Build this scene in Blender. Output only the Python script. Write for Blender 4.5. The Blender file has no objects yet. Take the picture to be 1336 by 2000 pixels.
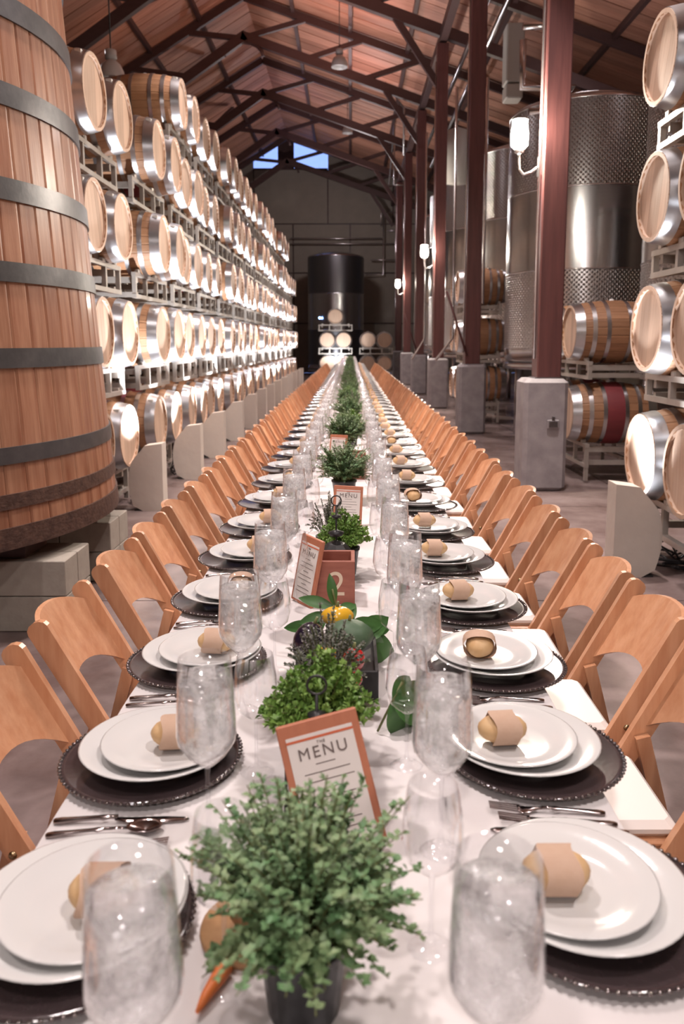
import bpy, math, random
from mathutils import Vector, Matrix, Euler
R = math.radians
PI = math.pi
random.seed(7)
SC = bpy.context.scene
COL = SC.collection

# ------------------------------------------------------------------ camera
cd = bpy.data.cameras.new('camera')
cam = bpy.data.objects.new('camera', cd)
COL.objects.link(cam)
cam.location = (0, 0, 1.53)
cam.rotation_euler = (R(90 - 8), 0, 0)
cd.sensor_fit = 'VERTICAL'
cd.sensor_height = 36
cd.lens = 36 * 1550 / 2000
cd.shift_x = -16 / 2000
cd.shift_y = -114 / 2000
cd.clip_start = 0.05
cd.clip_end = 200
cd.dof.use_dof = True
cd.dof.focus_distance = 2.5
cd.dof.aperture_fstop = 4.6
SC.camera = cam

# ------------------------------------------------------------------ world, lights, exposure
w = bpy.data.worlds.new('dusk')
SC.world = w
w.use_nodes = True
bg = w.node_tree.nodes['Background']
bg.inputs[0].default_value = (0.28, 0.42, 1.0, 1)
bg.inputs[1].default_value = 1.1
SC.view_settings.view_transform = 'Standard'
SC.view_settings.look = 'None'
SC.view_settings.gamma = 1
SC.view_settings.use_curve_mapping = False
SC.view_settings.exposure = 0.66
SC.cycles.use_denoising = True
SC.cycles.max_bounces = 8
SC.cycles.diffuse_bounces = 3
SC.cycles.glossy_bounces = 3
SC.cycles.transmission_bounces = 6
SC.cycles.transparent_max_bounces = 40
SC.cycles.sample_clamp_indirect = 4


def light(kind, name, loc, energy, color, target=None, size=0.1, spot=60, blend=0.5):
    d = bpy.data.lights.new(name, kind)
    d.energy = energy
    d.color = color
    if kind == 'AREA':
        d.shape = 'DISK'
        d.size = size
    else:
        d.shadow_soft_size = size
    if kind == 'SPOT':
        d.spot_size = R(spot)
        d.spot_blend = blend
    o = bpy.data.objects.new(name, d)
    COL.objects.link(o)
    o.location = loc
    if target is not None:
        o.rotation_euler = (Vector(target) - Vector(loc)).to_track_quat('-Z', 'Y').to_euler()
    return o


WARM = (1.0, 0.88, 0.85)
# event lamps hung over the table line
for (x, y, e) in ((-1.5, -1.8, 60), (2.0, 0.2, 60), (-1.6, 3.4, 110), (1.5, 6.4, 140), (-1.2, 10, 110), (1.0, 15, 110), (-0.6, 20.5, 120), (0.6, 26, 130)):
    light('AREA', 'overhead_and_fill', (x, y, 6.4), e * .52, WARM, (x * 0.2, y + 0.4, 0.8), 0.36).data.spread = R(100)
light('AREA', 'overhead_and_fill', (-0.6, -2.9, 3.7), 34, WARM, (0.0, 4.0, 0.8), 0.7)  # added frontal fill behind the camera for upright surfaces, not a hung lamp
for (x, y, e) in ((-0.5, 33.5, 500), (4.8, 17, 80), (5.4, 8, 60), (-5.5, 14, 50)):
    light('POINT', 'hall_fill', (x, y, 6.8), e * .38, (1.0, 0.90, 0.92), None, 0.25)  # added fill points lifting the end wall and hall sides, no fixtures there
# pink up-lighting sitting on the truss chords, washing the roof boards
for (x, y, z, e, c) in ((-0.4, 21.1, 8.5, 60, (1.0, 0.46, 0.34)), (0.6, 16.0, 8.2, 34, (1.0, 0.48, 0.38)), (0.2, 26.2, 8.6, 28, (1.0, 0.60, 0.60)), (1.3, 11.0, 8.0, 14, (1.0, 0.5, 0.4)),
                        (-4.9, 21.0, 8.0, 7, (1.0, 0.55, 0.42)), (-5.2, 16.0, 7.6, 6, (1.0, 0.55, 0.42)), (5.0, 10.6, 6.6, 12, (1.0, 0.55, 0.42)), (-2.2, 31.3, 9.2, 7, (0.35, 0.30, 1.0))):
    light('AREA', 'roof_uplight', (x, y, z), e * .72, c, (x - .2, y + .3, 12), 0.8)
# cool white spotlights on the floor behind the cloth screens
SCREEN_L = [7.2, 8.9, 10.55, 12.4, 14.2, 15.9, 17.6, 19.4, 21.2, 23.0, 24.8, 26.6, 28.5]
for i, y in enumerate(SCREEN_L):
    light('SPOT', 'barrel_spotlight', (-1.79, y + 0.22, 0.50), 260, (0.93, 0.95, 1.0), (-2.12, y + 0.1, 3.3), 0.05, 110, 0.6)
light('SPOT', 'barrel_spotlight', (1.86, 5.30, 0.42), 150, (0.93, 0.95, 1.0), (2.06, 5.2, 3.0), 0.05, 110, 0.6)
light('SPOT', 'barrel_spotlight', (-0.55, 31.2, 0.9), 110, (0.95, 0.97, 1.0), (-0.6, 32.4, 1.6), 0.05, 110, 0.6)


# ------------------------------------------------------------------ node materials
def mat(name, color, rough=0.5, metal=0.0, vary=0.0, noise=None, bump=None, coat=0.0, spec=None, rand=0.0, emit=None, sheen=0.0):
    """noise=(scale_vec, amount, color2, detail); bump=(scale_vec, strength, distance)"""
    m = bpy.data.materials.new(name)
    m.use_nodes = True
    nt = m.node_tree
    n, l = nt.nodes, nt.links
    p = n['Principled BSDF']
    p.inputs['Base Color'].default_value = (*color, 1)
    p.inputs['Roughness'].default_value = rough
    p.inputs['Metallic'].default_value = metal
    p.inputs['Coat Weight'].default_value = coat
    p.inputs['Coat Roughness'].default_value = 0.12
    if sheen:
        p.inputs['Sheen Weight'].default_value = sheen
    if spec is not None:
        p.inputs['Specular IOR Level'].default_value = spec
    if emit:
        p.inputs['Emission Color'].default_value = (*emit[0], 1)
        p.inputs['Emission Strength'].default_value = emit[1]
    tc = n.new('ShaderNodeTexCoord')
    col = None
    if noise:
        mp = n.new('ShaderNodeMapping')
        mp.inputs['Scale'].default_value = noise[0]
        l.new(tc.outputs['Object'], mp.inputs['Vector'])
        if rand:
            oi = n.new('ShaderNodeObjectInfo')
            mul = n.new('ShaderNodeMath'); mul.operation = 'MULTIPLY'; mul.inputs[1].default_value = 37.0
            l.new(oi.outputs['Random'], mul.inputs[0])
            cmb = n.new('ShaderNodeCombineXYZ')
            for k in range(3):
                l.new(mul.outputs[0], cmb.inputs[k])
            l.new(cmb.outputs[0], mp.inputs['Location'])
        nz = n.new('ShaderNodeTexNoise')
        nz.inputs['Scale'].default_value = 1.0
        nz.inputs['Detail'].default_value = noise[3] if len(noise) > 3 else 5
        nz.inputs['Roughness'].default_value = 0.6
        l.new(mp.outputs[0], nz.inputs['Vector'])
        mr = n.new('ShaderNodeMapRange')
        mr.inputs['From Min'].default_value = 0.35
        mr.inputs['From Max'].default_value = 0.68
        mr.inputs['To Max'].default_value = noise[1]
        l.new(nz.outputs['Fac'], mr.inputs['Value'])
        mx = n.new('ShaderNodeMix'); mx.data_type = 'RGBA'
        mx.inputs['A'].default_value = (*color, 1)
        mx.inputs['B'].default_value = (*noise[2], 1)
        l.new(mr.outputs[0], mx.inputs['Factor'])
        col = mx.outputs['Result']
    if rand:
        oi = n.new('ShaderNodeObjectInfo')
        hs = n.new('ShaderNodeHueSaturation')
        mr2 = n.new('ShaderNodeMapRange')
        mr2.inputs['To Min'].default_value = 1 - rand
        mr2.inputs['To Max'].default_value = 1 + rand
        l.new(oi.outputs['Random'], mr2.inputs['Value'])
        l.new(mr2.outputs[0], hs.inputs['Value'])
        if col:
            l.new(col, hs.inputs['Color'])
        else:
            hs.inputs['Color'].default_value = (*color, 1)
        col = hs.outputs['Color']
    if col:
        l.new(col, p.inputs['Base Color'])
    if bump:
        mp = n.new('ShaderNodeMapping')
        mp.inputs['Scale'].default_value = bump[0]
        l.new(tc.outputs['Object'], mp.inputs['Vector'])
        nz = n.new('ShaderNodeTexNoise')
        nz.inputs['Scale'].default_value = 1.0
        nz.inputs['Detail'].default_value = 4
        l.new(mp.outputs[0], nz.inputs['Vector'])
        b = n.new('ShaderNodeBump')
        b.inputs['Strength'].default_value = bump[1]
        b.inputs['Distance'].default_value = bump[2]
        l.new(nz.outputs['Fac'], b.inputs['Height'])
        l.new(b.outputs[0], p.inputs['Normal'])
    return m


def glass_mat(name, tint=(1, 1, 1), refl=1.0, milk=0.0, milkcol=(1, 1, 1), rough=0.02, noisy=None):
    """thin-walled glass: transparent + fresnel gloss, optional milky scatter"""
    m = bpy.data.materials.new(name)
    m.use_nodes = True
    nt = m.node_tree
    n, l = nt.nodes, nt.links
    n.remove(n['Principled BSDF'])
    out = n['Material Output']
    tr = n.new('ShaderNodeBsdfTransparent'); tr.inputs[0].default_value = (*tint, 1)
    gl = n.new('ShaderNodeBsdfGlossy'); gl.inputs['Roughness'].default_value = rough
    gl.inputs['Color'].default_value = (refl, refl, refl, 1)
    lw = n.new('ShaderNodeLayerWeight')
    pw5 = n.new('ShaderNodeMath'); pw5.operation = 'POWER'; pw5.inputs[1].default_value = 3.2
    l.new(lw.outputs['Facing'], pw5.inputs[0])
    ad = n.new('ShaderNodeMath'); ad.operation = 'MULTIPLY_ADD'; ad.inputs[1].default_value = 0.62; ad.inputs[2].default_value = 0.07
    l.new(pw5.outputs[0], ad.inputs[0])
    mx = n.new('ShaderNodeMixShader')
    l.new(ad.outputs[0], mx.inputs[0]); l.new(tr.outputs[0], mx.inputs[1]); l.new(gl.outputs[0], mx.inputs[2])
    last = mx
    if milk:
        df = n.new('ShaderNodeBsdfDiffuse'); df.inputs[0].default_value = (*milkcol, 1)
        tl = n.new('ShaderNodeBsdfTranslucent'); tl.inputs[0].default_value = (*milkcol, 1)
        m2 = n.new('ShaderNodeMixShader'); m2.inputs[0].default_value = 0.6
        l.new(df.outputs[0], m2.inputs[1]); l.new(tl.outputs[0], m2.inputs[2])
        m3 = n.new('ShaderNodeMixShader'); m3.inputs[0].default_value = milk
        if noisy:
            tc = n.new('ShaderNodeTexCoord')
            nz = n.new('ShaderNodeTexNoise'); nz.inputs['Scale'].default_value = noisy
            nz.inputs['Detail'].default_value = 3
            l.new(tc.outputs['Object'], nz.inputs['Vector'])
            mr = n.new('ShaderNodeMapRange')
            mr.inputs['From Min'].default_value = 0.3; mr.inputs['From Max'].default_value = 0.7
            mr.inputs['To Min'].default_value = milk * 0.35; mr.inputs['To Max'].default_value = min(1, milk * 1.6)
            l.new(nz.outputs['Fac'], mr.inputs['Value'])
            l.new(mr.outputs[0], m3.inputs[0])
        l.new(mx.outputs[0], m3.inputs[1]); l.new(m2.outputs[0], m3.inputs[2])
        last = m3
    l.new(last.outputs[0], out.inputs['Surface'])
    return m


def plank_wood(name, c1, c2, rough, scale, rand=0.12, coat=0.0):
    return mat(name, c1, rough, noise=(scale, 0.9, c2, 6), bump=(scale, 0.25, 0.004), rand=rand, coat=coat)


def tank_mat():
    m = bpy.data.materials.new('dimpled_steel')
    m.use_nodes = True
    nt = m.node_tree
    n, l = nt.nodes, nt.links
    p = n['Principled BSDF']
    p.inputs['Base Color'].default_value = (0.56, 0.55, 0.56, 1)
    p.inputs['Metallic'].default_value = 1
    p.inputs['Roughness'].default_value = 0.28
    uv = n.new('ShaderNodeTexCoord')
    sp = n.new('ShaderNodeSeparateXYZ')
    l.new(uv.outputs['UV'], sp.inputs[0])
    S = 92.0

    def M(op, a, b=None, c=None):
        x = n.new('ShaderNodeMath'); x.operation = op
        for i, v in enumerate((a, b, c)):
            if v is None:
                continue
            if isinstance(v, (int, float)):
                x.inputs[i].default_value = v
            else:
                l.new(v, x.inputs[i])
        return x.outputs[0]
    su = M('SINE', M('MULTIPLY', sp.outputs[0], S))
    sv = M('SINE', M('MULTIPLY', sp.outputs[1], S))
    h = M('MULTIPLY', su, sv)
    h = M('MAXIMUM', h, 0.0)
    b = n.new('ShaderNodeBump'); b.inputs['Strength'].default_value = 1.0; b.inputs['Distance'].default_value = 0.02
    l.new(h, b.inputs['Height']); l.new(b.outputs[0], p.inputs['Normal'])
    return m


MT = dict(
    cloth=mat('white_cloth', (0.74, 0.70, 0.695), 0.9, noise=((9, 9, 9), 0.25, (0.72, 0.68, 0.67)), bump=((14, 4, 14), 0.3, 0.006), sheen=0.2),
    floor=mat('stained_concrete', (0.30, 0.235, 0.225), 0.27, noise=((1.6, 1.6, 1.6), 0.95, (0.13, 0.085, 0.078), 9), bump=((7, 7, 7), 0.25, 0.01), rand=0.06),
    joint=mat('floor_joint', (0.05, 0.04, 0.035), 0.8),
    charger=mat('dark_glass', (0.055, 0.038, 0.040), 0.12, coat=0.6, noise=((60, 60, 60), 0.5, (0.03, 0.02, 0.02)), bump=((90, 90, 90), 0.15, 0.001)),
    bead=mat('silver_bead_rim', (0.20, 0.17, 0.165), 0.12, metal=0.8),
    china=mat('white_porcelain', (0.66, 0.655, 0.645), 0.10, coat=0.3),
    bread=mat('bread_crust', (0.62, 0.38, 0.18), 0.6, noise=((25, 25, 25), 0.7, (0.72, 0.52, 0.30)), bump=((40, 40, 40), 0.4, 0.003)),
    kraft=mat('tan_linen', (0.52, 0.35, 0.25), 0.8, noise=((60, 60, 60), 0.3, (0.60, 0.43, 0.33)), bump=((180, 180, 180), 0.3, 0.001)),
    glass=glass_mat('clear_glass', (0.985, 0.985, 0.99), 1.0),
    water=glass_mat('ice_water', (0.97, 0.98, 0.99), 1.0, 0.38, (1.0, 1.0, 1.0), 0.05, 75),
    ice=glass_mat('crushed_ice', (0.99, 0.99, 0.99), 1.0, 0.20, (1.0, 1.0, 1.0), 0.15, 60),
    silver=mat('polished_cutlery', (0.33, 0.28, 0.27), 0.14, metal=1.0),
    chair=mat('honey_wood', (0.69, 0.37, 0.21), 0.34, noise=((26, 26, 3), 0.8, (0.52, 0.22, 0.105), 6), rand=0.14, coat=0.5),
    cushion=mat('white_vinyl', (0.82, 0.76, 0.72), 0.45),
    bolt=mat('brass_bolt', (0.55, 0.42, 0.25), 0.3, metal=1.0),
    oak=mat('oak_stave', (0.40, 0.21, 0.11), 0.55, noise=((2.5, 30, 30), 0.8, (0.27, 0.13, 0.065), 6), rand=0.16, bump=((3, 40, 40), 0.2, 0.004)),
    oakhead=mat('oak_head', (0.60, 0.44, 0.335), 0.6, noise=((30, 30, 2.5), 0.7, (0.48, 0.32, 0.23), 6), rand=0.16, bump=((40, 40, 3), 0.15, 0.003)),
    redband=mat('wine_stained_oak', (0.22, 0.035, 0.04), 0.6, noise=((2, 12, 12), 0.6, (0.15, 0.02, 0.03))),
    hoop=mat('galvanised_hoop', (0.55, 0.56, 0.58), 0.30, metal=1.0, noise=((8, 8, 8), 0.4, (0.42, 0.42, 0.44))),
    rack=mat('grey_rack_paint', (0.46, 0.42, 0.38), 0.45, metal=0.4, noise=((10, 10, 10), 0.5, (0.36, 0.32, 0.29))),
    bung=mat('white_bung', (0.8, 0.8, 0.8), 0.4),
    tag=mat('white_paper_tag', (0.78, 0.76, 0.72), 0.8),
    vat=mat('vat_oak', (0.46, 0.235, 0.14), 0.42, noise=((22, 22, 0.8), 1.0, (0.28, 0.10, 0.05), 9), rand=0.08, bump=((50, 50, 2), 0.25, 0.004), coat=0.15),
    vathoop=mat('dark_iron_hoop', (0.10, 0.10, 0.105), 0.42, metal=0.7, noise=((12, 12, 12), 0.8, (0.15, 0.145, 0.15), 7), bump=((30, 30, 30), 0.3, 0.003)),
    vatbase=mat('rusted_iron_hoop', (0.085, 0.05, 0.042), 0.5, metal=0.5, noise=((25, 25, 25), 0.7, (0.20, 0.12, 0.09), 7), bump=((40, 40, 60), 0.6, 0.006)),
    block=mat('grey_block', (0.40, 0.36, 0.31), 0.85, noise=((14, 14, 14), 0.5, (0.30, 0.26, 0.22)), bump=((60, 60, 60), 0.3, 0.003)),
    conc=mat('cast_concrete', (0.36, 0.335, 0.345), 0.7, noise=((5, 5, 5), 0.8, (0.22, 0.20, 0.215), 8), bump=((20, 20, 20), 0.3, 0.005)),
    post=mat('redwood_post', (0.135, 0.050, 0.046), 0.42, noise=((16, 16, 1.2), 0.8, (0.075, 0.028, 0.028), 6), bump=((40, 40, 3), 0.2, 0.003)),
    roof=mat('roof_plank', (0.40, 0.20, 0.135), 0.6, noise=((1.2, 12, 12), 0.8, (0.27, 0.11, 0.07), 6), rand=0.22),
    truss=mat('dark_timber', (0.060, 0.030, 0.028), 0.5, noise=((3, 10, 10), 0.6, (0.045, 0.02, 0.018))),
    wall=mat('back_wall_panel', (0.24, 0.21, 0.175), 0.8, noise=((2, 2, 2), 0.5, (0.19, 0.165, 0.14))),
    steel=mat('brushed_steel', (0.60, 0.60, 0.62), 0.22, metal=1.0, noise=((3, 3, 60), 0.3, (0.45, 0.45, 0.47))),
    darksteel=mat('dark_steel', (0.22, 0.22, 0.24), 0.3, metal=1.0),
    pipe=mat('silver_pipe', (0.62, 0.60, 0.60), 0.25, metal=0.9),
    duct=mat('pale_duct', (0.42, 0.40, 0.37), 0.5),
    black=mat('black_iron', (0.018, 0.018, 0.02), 0.45, noise=((40, 40, 40), 0.4, (0.05, 0.045, 0.045))),
    zinc=mat('dark_zinc_pot', (0.035, 0.036, 0.040), 0.35, metal=0.3, noise=((50, 50, 50), 0.5, (0.10, 0.10, 0.11))),
    soil=mat('soil', (0.03, 0.02, 0.015), 0.9),
    leafa=mat('oregano_leaf', (0.11, 0.24, 0.10), 0.5, noise=((22, 22, 22), 0.9, (0.27, 0.34, 0.17))),
    leafb=mat('parsley_leaf', (0.13, 0.27, 0.05), 0.5, noise=((25, 25, 25), 0.8, (0.27, 0.40, 0.09))),
    leafc=mat('lavender_leaf', (0.14, 0.165, 0.115), 0.6, noise=((30, 30, 30), 0.8, (0.20, 0.16, 0.17))),
    leafd=mat('broad_leaf', (0.05, 0.14, 0.035), 0.4, noise=((30, 30, 30), 0.5, (0.08, 0.19, 0.05))),
    stem=mat('plant_stem', (0.16, 0.17, 0.06), 0.6),
    frame=mat('menu_wood', (0.52, 0.19, 0.105), 0.5, noise=((60, 60, 10), 0.6, (0.42, 0.14, 0.075))),
    signwood=mat('sign_wood', (0.36, 0.125, 0.085), 0.55, noise=((10, 60, 60), 0.7, (0.26, 0.08, 0.055))),
    paper=mat('menu_paper', (0.78, 0.72, 0.68), 0.8),
    ink=mat('grey_ink', (0.16, 0.12, 0.11), 0.8),
    orange=mat('orange_ink', (0.62, 0.14, 0.06), 0.7),
    cream=mat('cream_paint', (0.72, 0.58, 0.44), 0.7),
    yellow=mat('yellow_pepper', (0.75, 0.42, 0.03), 0.25, coat=0.4),
    red=mat('red_pepper', (0.55, 0.02, 0.02), 0.2, coat=0.5),
    squash=mat('green_squash', (0.06, 0.115, 0.06), 0.55, noise=((30, 30, 30), 0.6, (0.11, 0.17, 0.10))),
    aub=mat('aubergine', (0.018, 0.010, 0.024), 0.2, coat=0.4),
    carrot=mat('carrot', (0.75, 0.20, 0.05), 0.5),
    slice=mat('wood_slice', (0.50, 0.29, 0.14), 0.6, noise=((40, 40, 40), 0.6, (0.36, 0.18, 0.08))),
    screen=mat('cream_cloth', (0.62, 0.56, 0.50), 0.9, noise=((6, 6, 6), 0.4, (0.54, 0.48, 0.43)), bump=((10, 10, 10), 0.4, 0.01)),
    cable=mat('black_cable', (0.015, 0.015, 0.018), 0.4),
    lampglass=mat('lit_glass_shade', (1, 1, 1), 0.4, emit=((1.0, 0.93, 0.80), 30)),
    dome=mat('ribbed_lamp_dome', (0.45, 0.42, 0.42), 0.25, coat=0.4),
    led=mat('blue_led', (0.1, 0.2, 1), 0.4, emit=((0.2, 0.4, 1.0), 14)),
    dimple=tank_mat(),
)


# ------------------------------------------------------------------ mesh builder
class MB:
    def __init__(s):
        s.v = []; s.f = []; s.sm = []; s.uv = None

    def add(s, vs, fs, smooth=False, mtx=None):
        b = len(s.v)
        s.v += [tuple(mtx @ Vector(p)) for p in vs] if mtx is not None else [tuple(p) for p in vs]
        s.f += [tuple(i + b for i in f) for f in fs]
        s.sm += [smooth] * len(fs)
        return s

    def box(s, c, d, mtx=None, bev=0.0):
        x, y, z = c
        a, b, h = d[0] / 2, d[1] / 2, d[2] / 2
        if not bev:
            vs = [(x + i * a, y + j * b, z + k * h) for k in (-1, 1) for j in (-1, 1) for i in (-1, 1)]
            return s.add(vs, [(0, 2, 3, 1), (4, 5, 7, 6), (0, 1, 5, 4), (2, 6, 7, 3), (0, 4, 6, 2), (1, 3, 7, 5)], False, mtx)
        e = min(bev, a * .9, b * .9, h * .9)
        rings = []
        for (zz, q) in ((-h, e), (-h + e, 0), (h - e, 0), (h, e)):
            A, B = a - q, b - q
            rings.append([(x - A + e, y - B, z + zz), (x + A - e, y - B, z + zz), (x + A, y - B + e, z + zz), (x + A, y + B - e, z + zz),
                          (x + A - e, y + B, z + zz), (x - A + e, y + B, z + zz), (x - A, y + B - e, z + zz), (x - A, y - B + e, z + zz)])
        vs = [p for r in rings for p in r]
        fs = [tuple(range(7, -1, -1)), tuple(range(24, 32))]
        for k in range(3):
            for i in range(8):
                j = (i + 1) % 8
                fs.append((k * 8 + i, k * 8 + j, k * 8 + 8 + j, k * 8 + 8 + i))
        return s.add(vs, fs, False, mtx)

    def lathe(s, prof, n=24, mtx=None, smooth=True, cap0=False, cap1=False, a0=0, a1=2 * PI, split=False):
        if split:
            for k in range(len(prof) - 1):
                s.lathe(prof[k:k + 2], n, mtx, smooth, False, False, a0, a1)
            return s
        full = abs(a1 - a0 - 2 * PI) < 1e-6
        m = n if full else n + 1
        vs = [(r * math.cos(a0 + (a1 - a0) * i / n), r * math.sin(a0 + (a1 - a0) * i / n), z) for (r, z) in prof for i in range(m)]
        fs = []
        for k in range(len(prof) - 1):
            for i in range(n):
                j = (i + 1) % m
                fs.append((k * m + i, k * m + j, (k + 1) * m + j, (k + 1) * m + i))
        s.add(vs, fs, smooth, mtx)
        b = len(s.v) - len(vs)
        if cap0:
            s.f.append(tuple(b + i for i in range(m - 1, -1, -1))); s.sm.append(False)
        if cap1:
            s.f.append(tuple(b + (len(prof) - 1) * m + i for i in range(m))); s.sm.append(False)
        return s

    def tube(s, pts, r, n=8, mtx=None, cap=True, smooth=True):
        pts = [Vector(p) for p in pts]
        rs = r if isinstance(r, (list, tuple)) else [r] * len(pts)
        vs = []
        up = Vector((0, 0, 1))
        d0 = (pts[1] - pts[0]).normalized()
        if abs(d0.dot(up)) > 0.95:
            up = Vector((1, 0, 0))
        a = d0.cross(up).normalized()
        for i, p in enumerate(pts):
            if i == 0: d = pts[1] - pts[0]
            elif i == len(pts) - 1: d = pts[-1] - pts[-2]
            else: d = pts[i + 1] - pts[i - 1]
            d.normalize()
            a = (a - d * a.dot(d)).normalized()
            b = d.cross(a)
            for k in range(n):
                t = 2 * PI * k / n
                vs.append(p + (a * math.cos(t) + b * math.sin(t)) * rs[i])
        fs = []
        for i in range(len(pts) - 1):
            for k in range(n):
                j = (k + 1) % n
                fs.append((i * n + k, i * n + j, (i + 1) * n + j, (i + 1) * n + k))
        s.add(vs, fs, smooth, mtx)
        if cap:
            b0 = len(s.v) - len(vs)
            s.f.append(tuple(b0 + k for k in range(n - 1, -1, -1))); s.sm.append(False)
            s.f.append(tuple(b0 + (len(pts) - 1) * n + k for k in range(n))); s.sm.append(False)
        return s

    def bar(s, p0, p1, wd, ht, up=(0, 0, 1), mtx=None):
        """rectangular beam from p0 to p1: wd sideways, ht along up"""
        p0, p1 = Vector(p0), Vector(p1)
        d = (p1 - p0); L = d.length; d.normalize()
        u = Vector(up); u = (u - d * u.dot(d)).normalized()
        r = d.cross(u)
        vs = []
        for p in (p0, p1):
            for (i, k) in ((-1, -1), (1, -1), (1, 1), (-1, 1)):
                vs.append(p + r * (i * wd / 2) + u * (k * ht / 2))
        return s.add(vs, [(3, 2, 1, 0), (4, 5, 6, 7), (0, 1, 5, 4), (1, 2, 6, 5), (2, 3, 7, 6), (3, 0, 4, 7)], False, mtx)

    def prism(s, poly, depth, mtx=None, smooth=False):
        """poly in XY, extruded z 0..depth"""
        n = len(poly)
        vs = [(x, y, 0) for x, y in poly] + [(x, y, depth) for x, y in poly]
        fs = [tuple(range(n - 1, -1, -1)), tuple(range(n, 2 * n))]
        for i in range(n):
            j = (i + 1) % n
            fs.append((i, j, n + j, n + i))
        return s.add(vs, fs, smooth, mtx)

    def ball(s, c, rad, n=12, m=8, mtx=None, fn=None):
        vs = []
        for i in range(m + 1):
            t = PI * i / m
            for k in range(n):
                a = 2 * PI * k / n
                q = fn(t, a) if fn else 1
                vs.append((c[0] + rad[0] * q * math.sin(t) * math.cos(a), c[1] + rad[1] * q * math.sin(t) * math.sin(a), c[2] + rad[2] * q * math.cos(t)))
        fs = []
        for i in range(m):
            for k in range(n):
                j = (k + 1) % n
                fs.append((i * n + k, (i + 1) * n + k, (i + 1) * n + j, i * n + j))
        return s.add(vs, fs, True, mtx)

    def mesh(s, name, m, uvcyl=None):
        me = bpy.data.meshes.new(name)
        me.from_pydata(s.v, [], s.f)
        me.polygons.foreach_set('use_smooth', s.sm)
        me.materials.append(MT[m] if isinstance(m, str) else m)
        if uvcyl:
            uv = me.uv_layers.new(name='uv')
            for poly in me.polygons:
                cs = [me.vertices[me.loops[li].vertex_index].co for li in poly.loop_indices]
                an = [math.atan2(c.y, c.x) for c in cs]
                if max(an) - min(an) > PI:
                    an = [a + 2 * PI if a < 0 else a for a in an]
                for li, a, c in zip(poly.loop_indices, an, cs):
                    uv.data[li].uv = (a * uvcyl, c.z)
        me.update()
        return me


def link(o, parent=None, loc=None, rot=None):
    COL.objects.link(o)
    if parent: o.parent = parent
    if loc is not None: o.location = loc
    if rot is not None: o.rotation_euler = rot
    return o


def obj(name, me, parent=None, loc=None, rot=None, label=None, cat=None, group=None, kind=None):
    o = bpy.data.objects.new(name, me)
    link(o, parent, loc, rot)
    return tag(o, label, cat, group, kind)


def tag(o, label=None, cat=None, group=None, kind=None):
    if label: o['label'] = label
    if cat: o['category'] = cat
    if group: o['group'] = group
    if kind: o['kind'] = kind
    return o


def empty(name, loc=(0, 0, 0), rz=0, label=None, cat=None, group=None, kind=None):
    o = bpy.data.objects.new(name, None)
    link(o, None, loc, (0, 0, rz))
    o.empty_display_size = 0.05
    return tag(o, label, cat, group, kind)


def place(spec, name, loc, rot, label, cat, group=None):
    """spec: list of (part name, mesh, index of parent part or None, kind)"""
    r = bpy.data.objects.new(name, None)
    link(r, None, loc, rot if isinstance(rot, tuple) else (0, 0, rot))
    tag(r, label, cat, group)
    made = []
    for (pn, me, par, kd) in spec:
        o = bpy.data.objects.new(pn, me)
        COL.objects.link(o)
        o.parent = r if par is None else made[par]
        if kd: o['kind'] = kd
        made.append(o)
    return r


ORD = ['zeroth', 'first', 'second', 'third', 'fourth', 'fifth', 'sixth', 'seventh', 'eighth', 'ninth', 'tenth', 'eleventh', 'twelfth', 'thirteenth',
       'fourteenth', 'fifteenth', 'sixteenth', 'seventeenth', 'eighteenth', 'nineteenth']
for tens, whole in (('twenty', 'twentieth'), ('thirty', 'thirtieth'), ('forty', 'fortieth'), ('fifty', 'fiftieth'), ('sixty', 'sixtieth')):
    ORD += [whole] + [tens + '-' + ORD[q_] for q_ in range(1, 10)]
TX = Matrix.Rotation(R(90), 4, 'Y')          # z -> x


# ================================================================== LARGE STRUCTURE
XL, XR, YF, YB = -8.4, 8.4, -3.6, 40.0
RIDGE_X, RIDGE_Z, SR, SL = -3.0, 11.25, 0.34, 0.60


def roof_z(x):
    return RIDGE_Z - (SR * (x - RIDGE_X) if x > RIDGE_X else SL * (RIDGE_X - x))


fl = obj('floor', MB().box((0, (YF + YB) / 2, -0.10), (XR - XL, YB - YF, 0.16)).mesh('floor', 'joint'), kind='structure')
slab_cache = {}
nx, ny = 6, 16
sx, sy = (XR - XL) / nx, (YB - YF) / ny
slab = MB().box((0, 0, -0.011), (sx - 0.012, sy - 0.012, 0.022)).mesh('slab', 'floor')
for i in range(nx):
    for j in range(ny):
        obj('slab', slab, fl, (XL + (i + .5) * sx, YF + (j + .5) * sy, 0))

# roof planks: each plank is its own piece, running down the slope
rf = obj('ceiling', MB().prism([(XL, roof_z(XL) + .10), (RIDGE_X, RIDGE_Z + .10), (XR, roof_z(XR) + .10), (XR, roof_z(XR) + .2), (RIDGE_X, RIDGE_Z + .2), (XL, roof_z(XL) + .2)],
                               YB - YF, Matrix.Translation((0, YB, 0)) @ Matrix.Rotation(R(90), 4, 'X')).mesh('ceiling', 'truss'), kind='structure')
pw = 0.30
for side, X2, s in ((1, XR, SR), (-1, XL, SL)):
    L = abs(X2 - RIDGE_X) / math.cos(math.atan(s))
    pm = MB().box((L / 2, 0, 0), (L, pw - 0.014, 0.04)).mesh('plank', 'roof')
    k = 0
    y = YF + pw / 2
    while y < YB:
        o = obj('plank', pm, rf)
        dz = 0.008 * math.sin(k * 2.4)
        o.location = (RIDGE_X, y, RIDGE_Z + 0.03 + dz)
        o.rotation_euler = (0, math.atan(s), 0) if side > 0 else (0, -math.atan(s), PI)
        if side < 0:
            o.rotation_euler = (0, math.atan(s), PI)
        y += pw; k += 1

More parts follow.
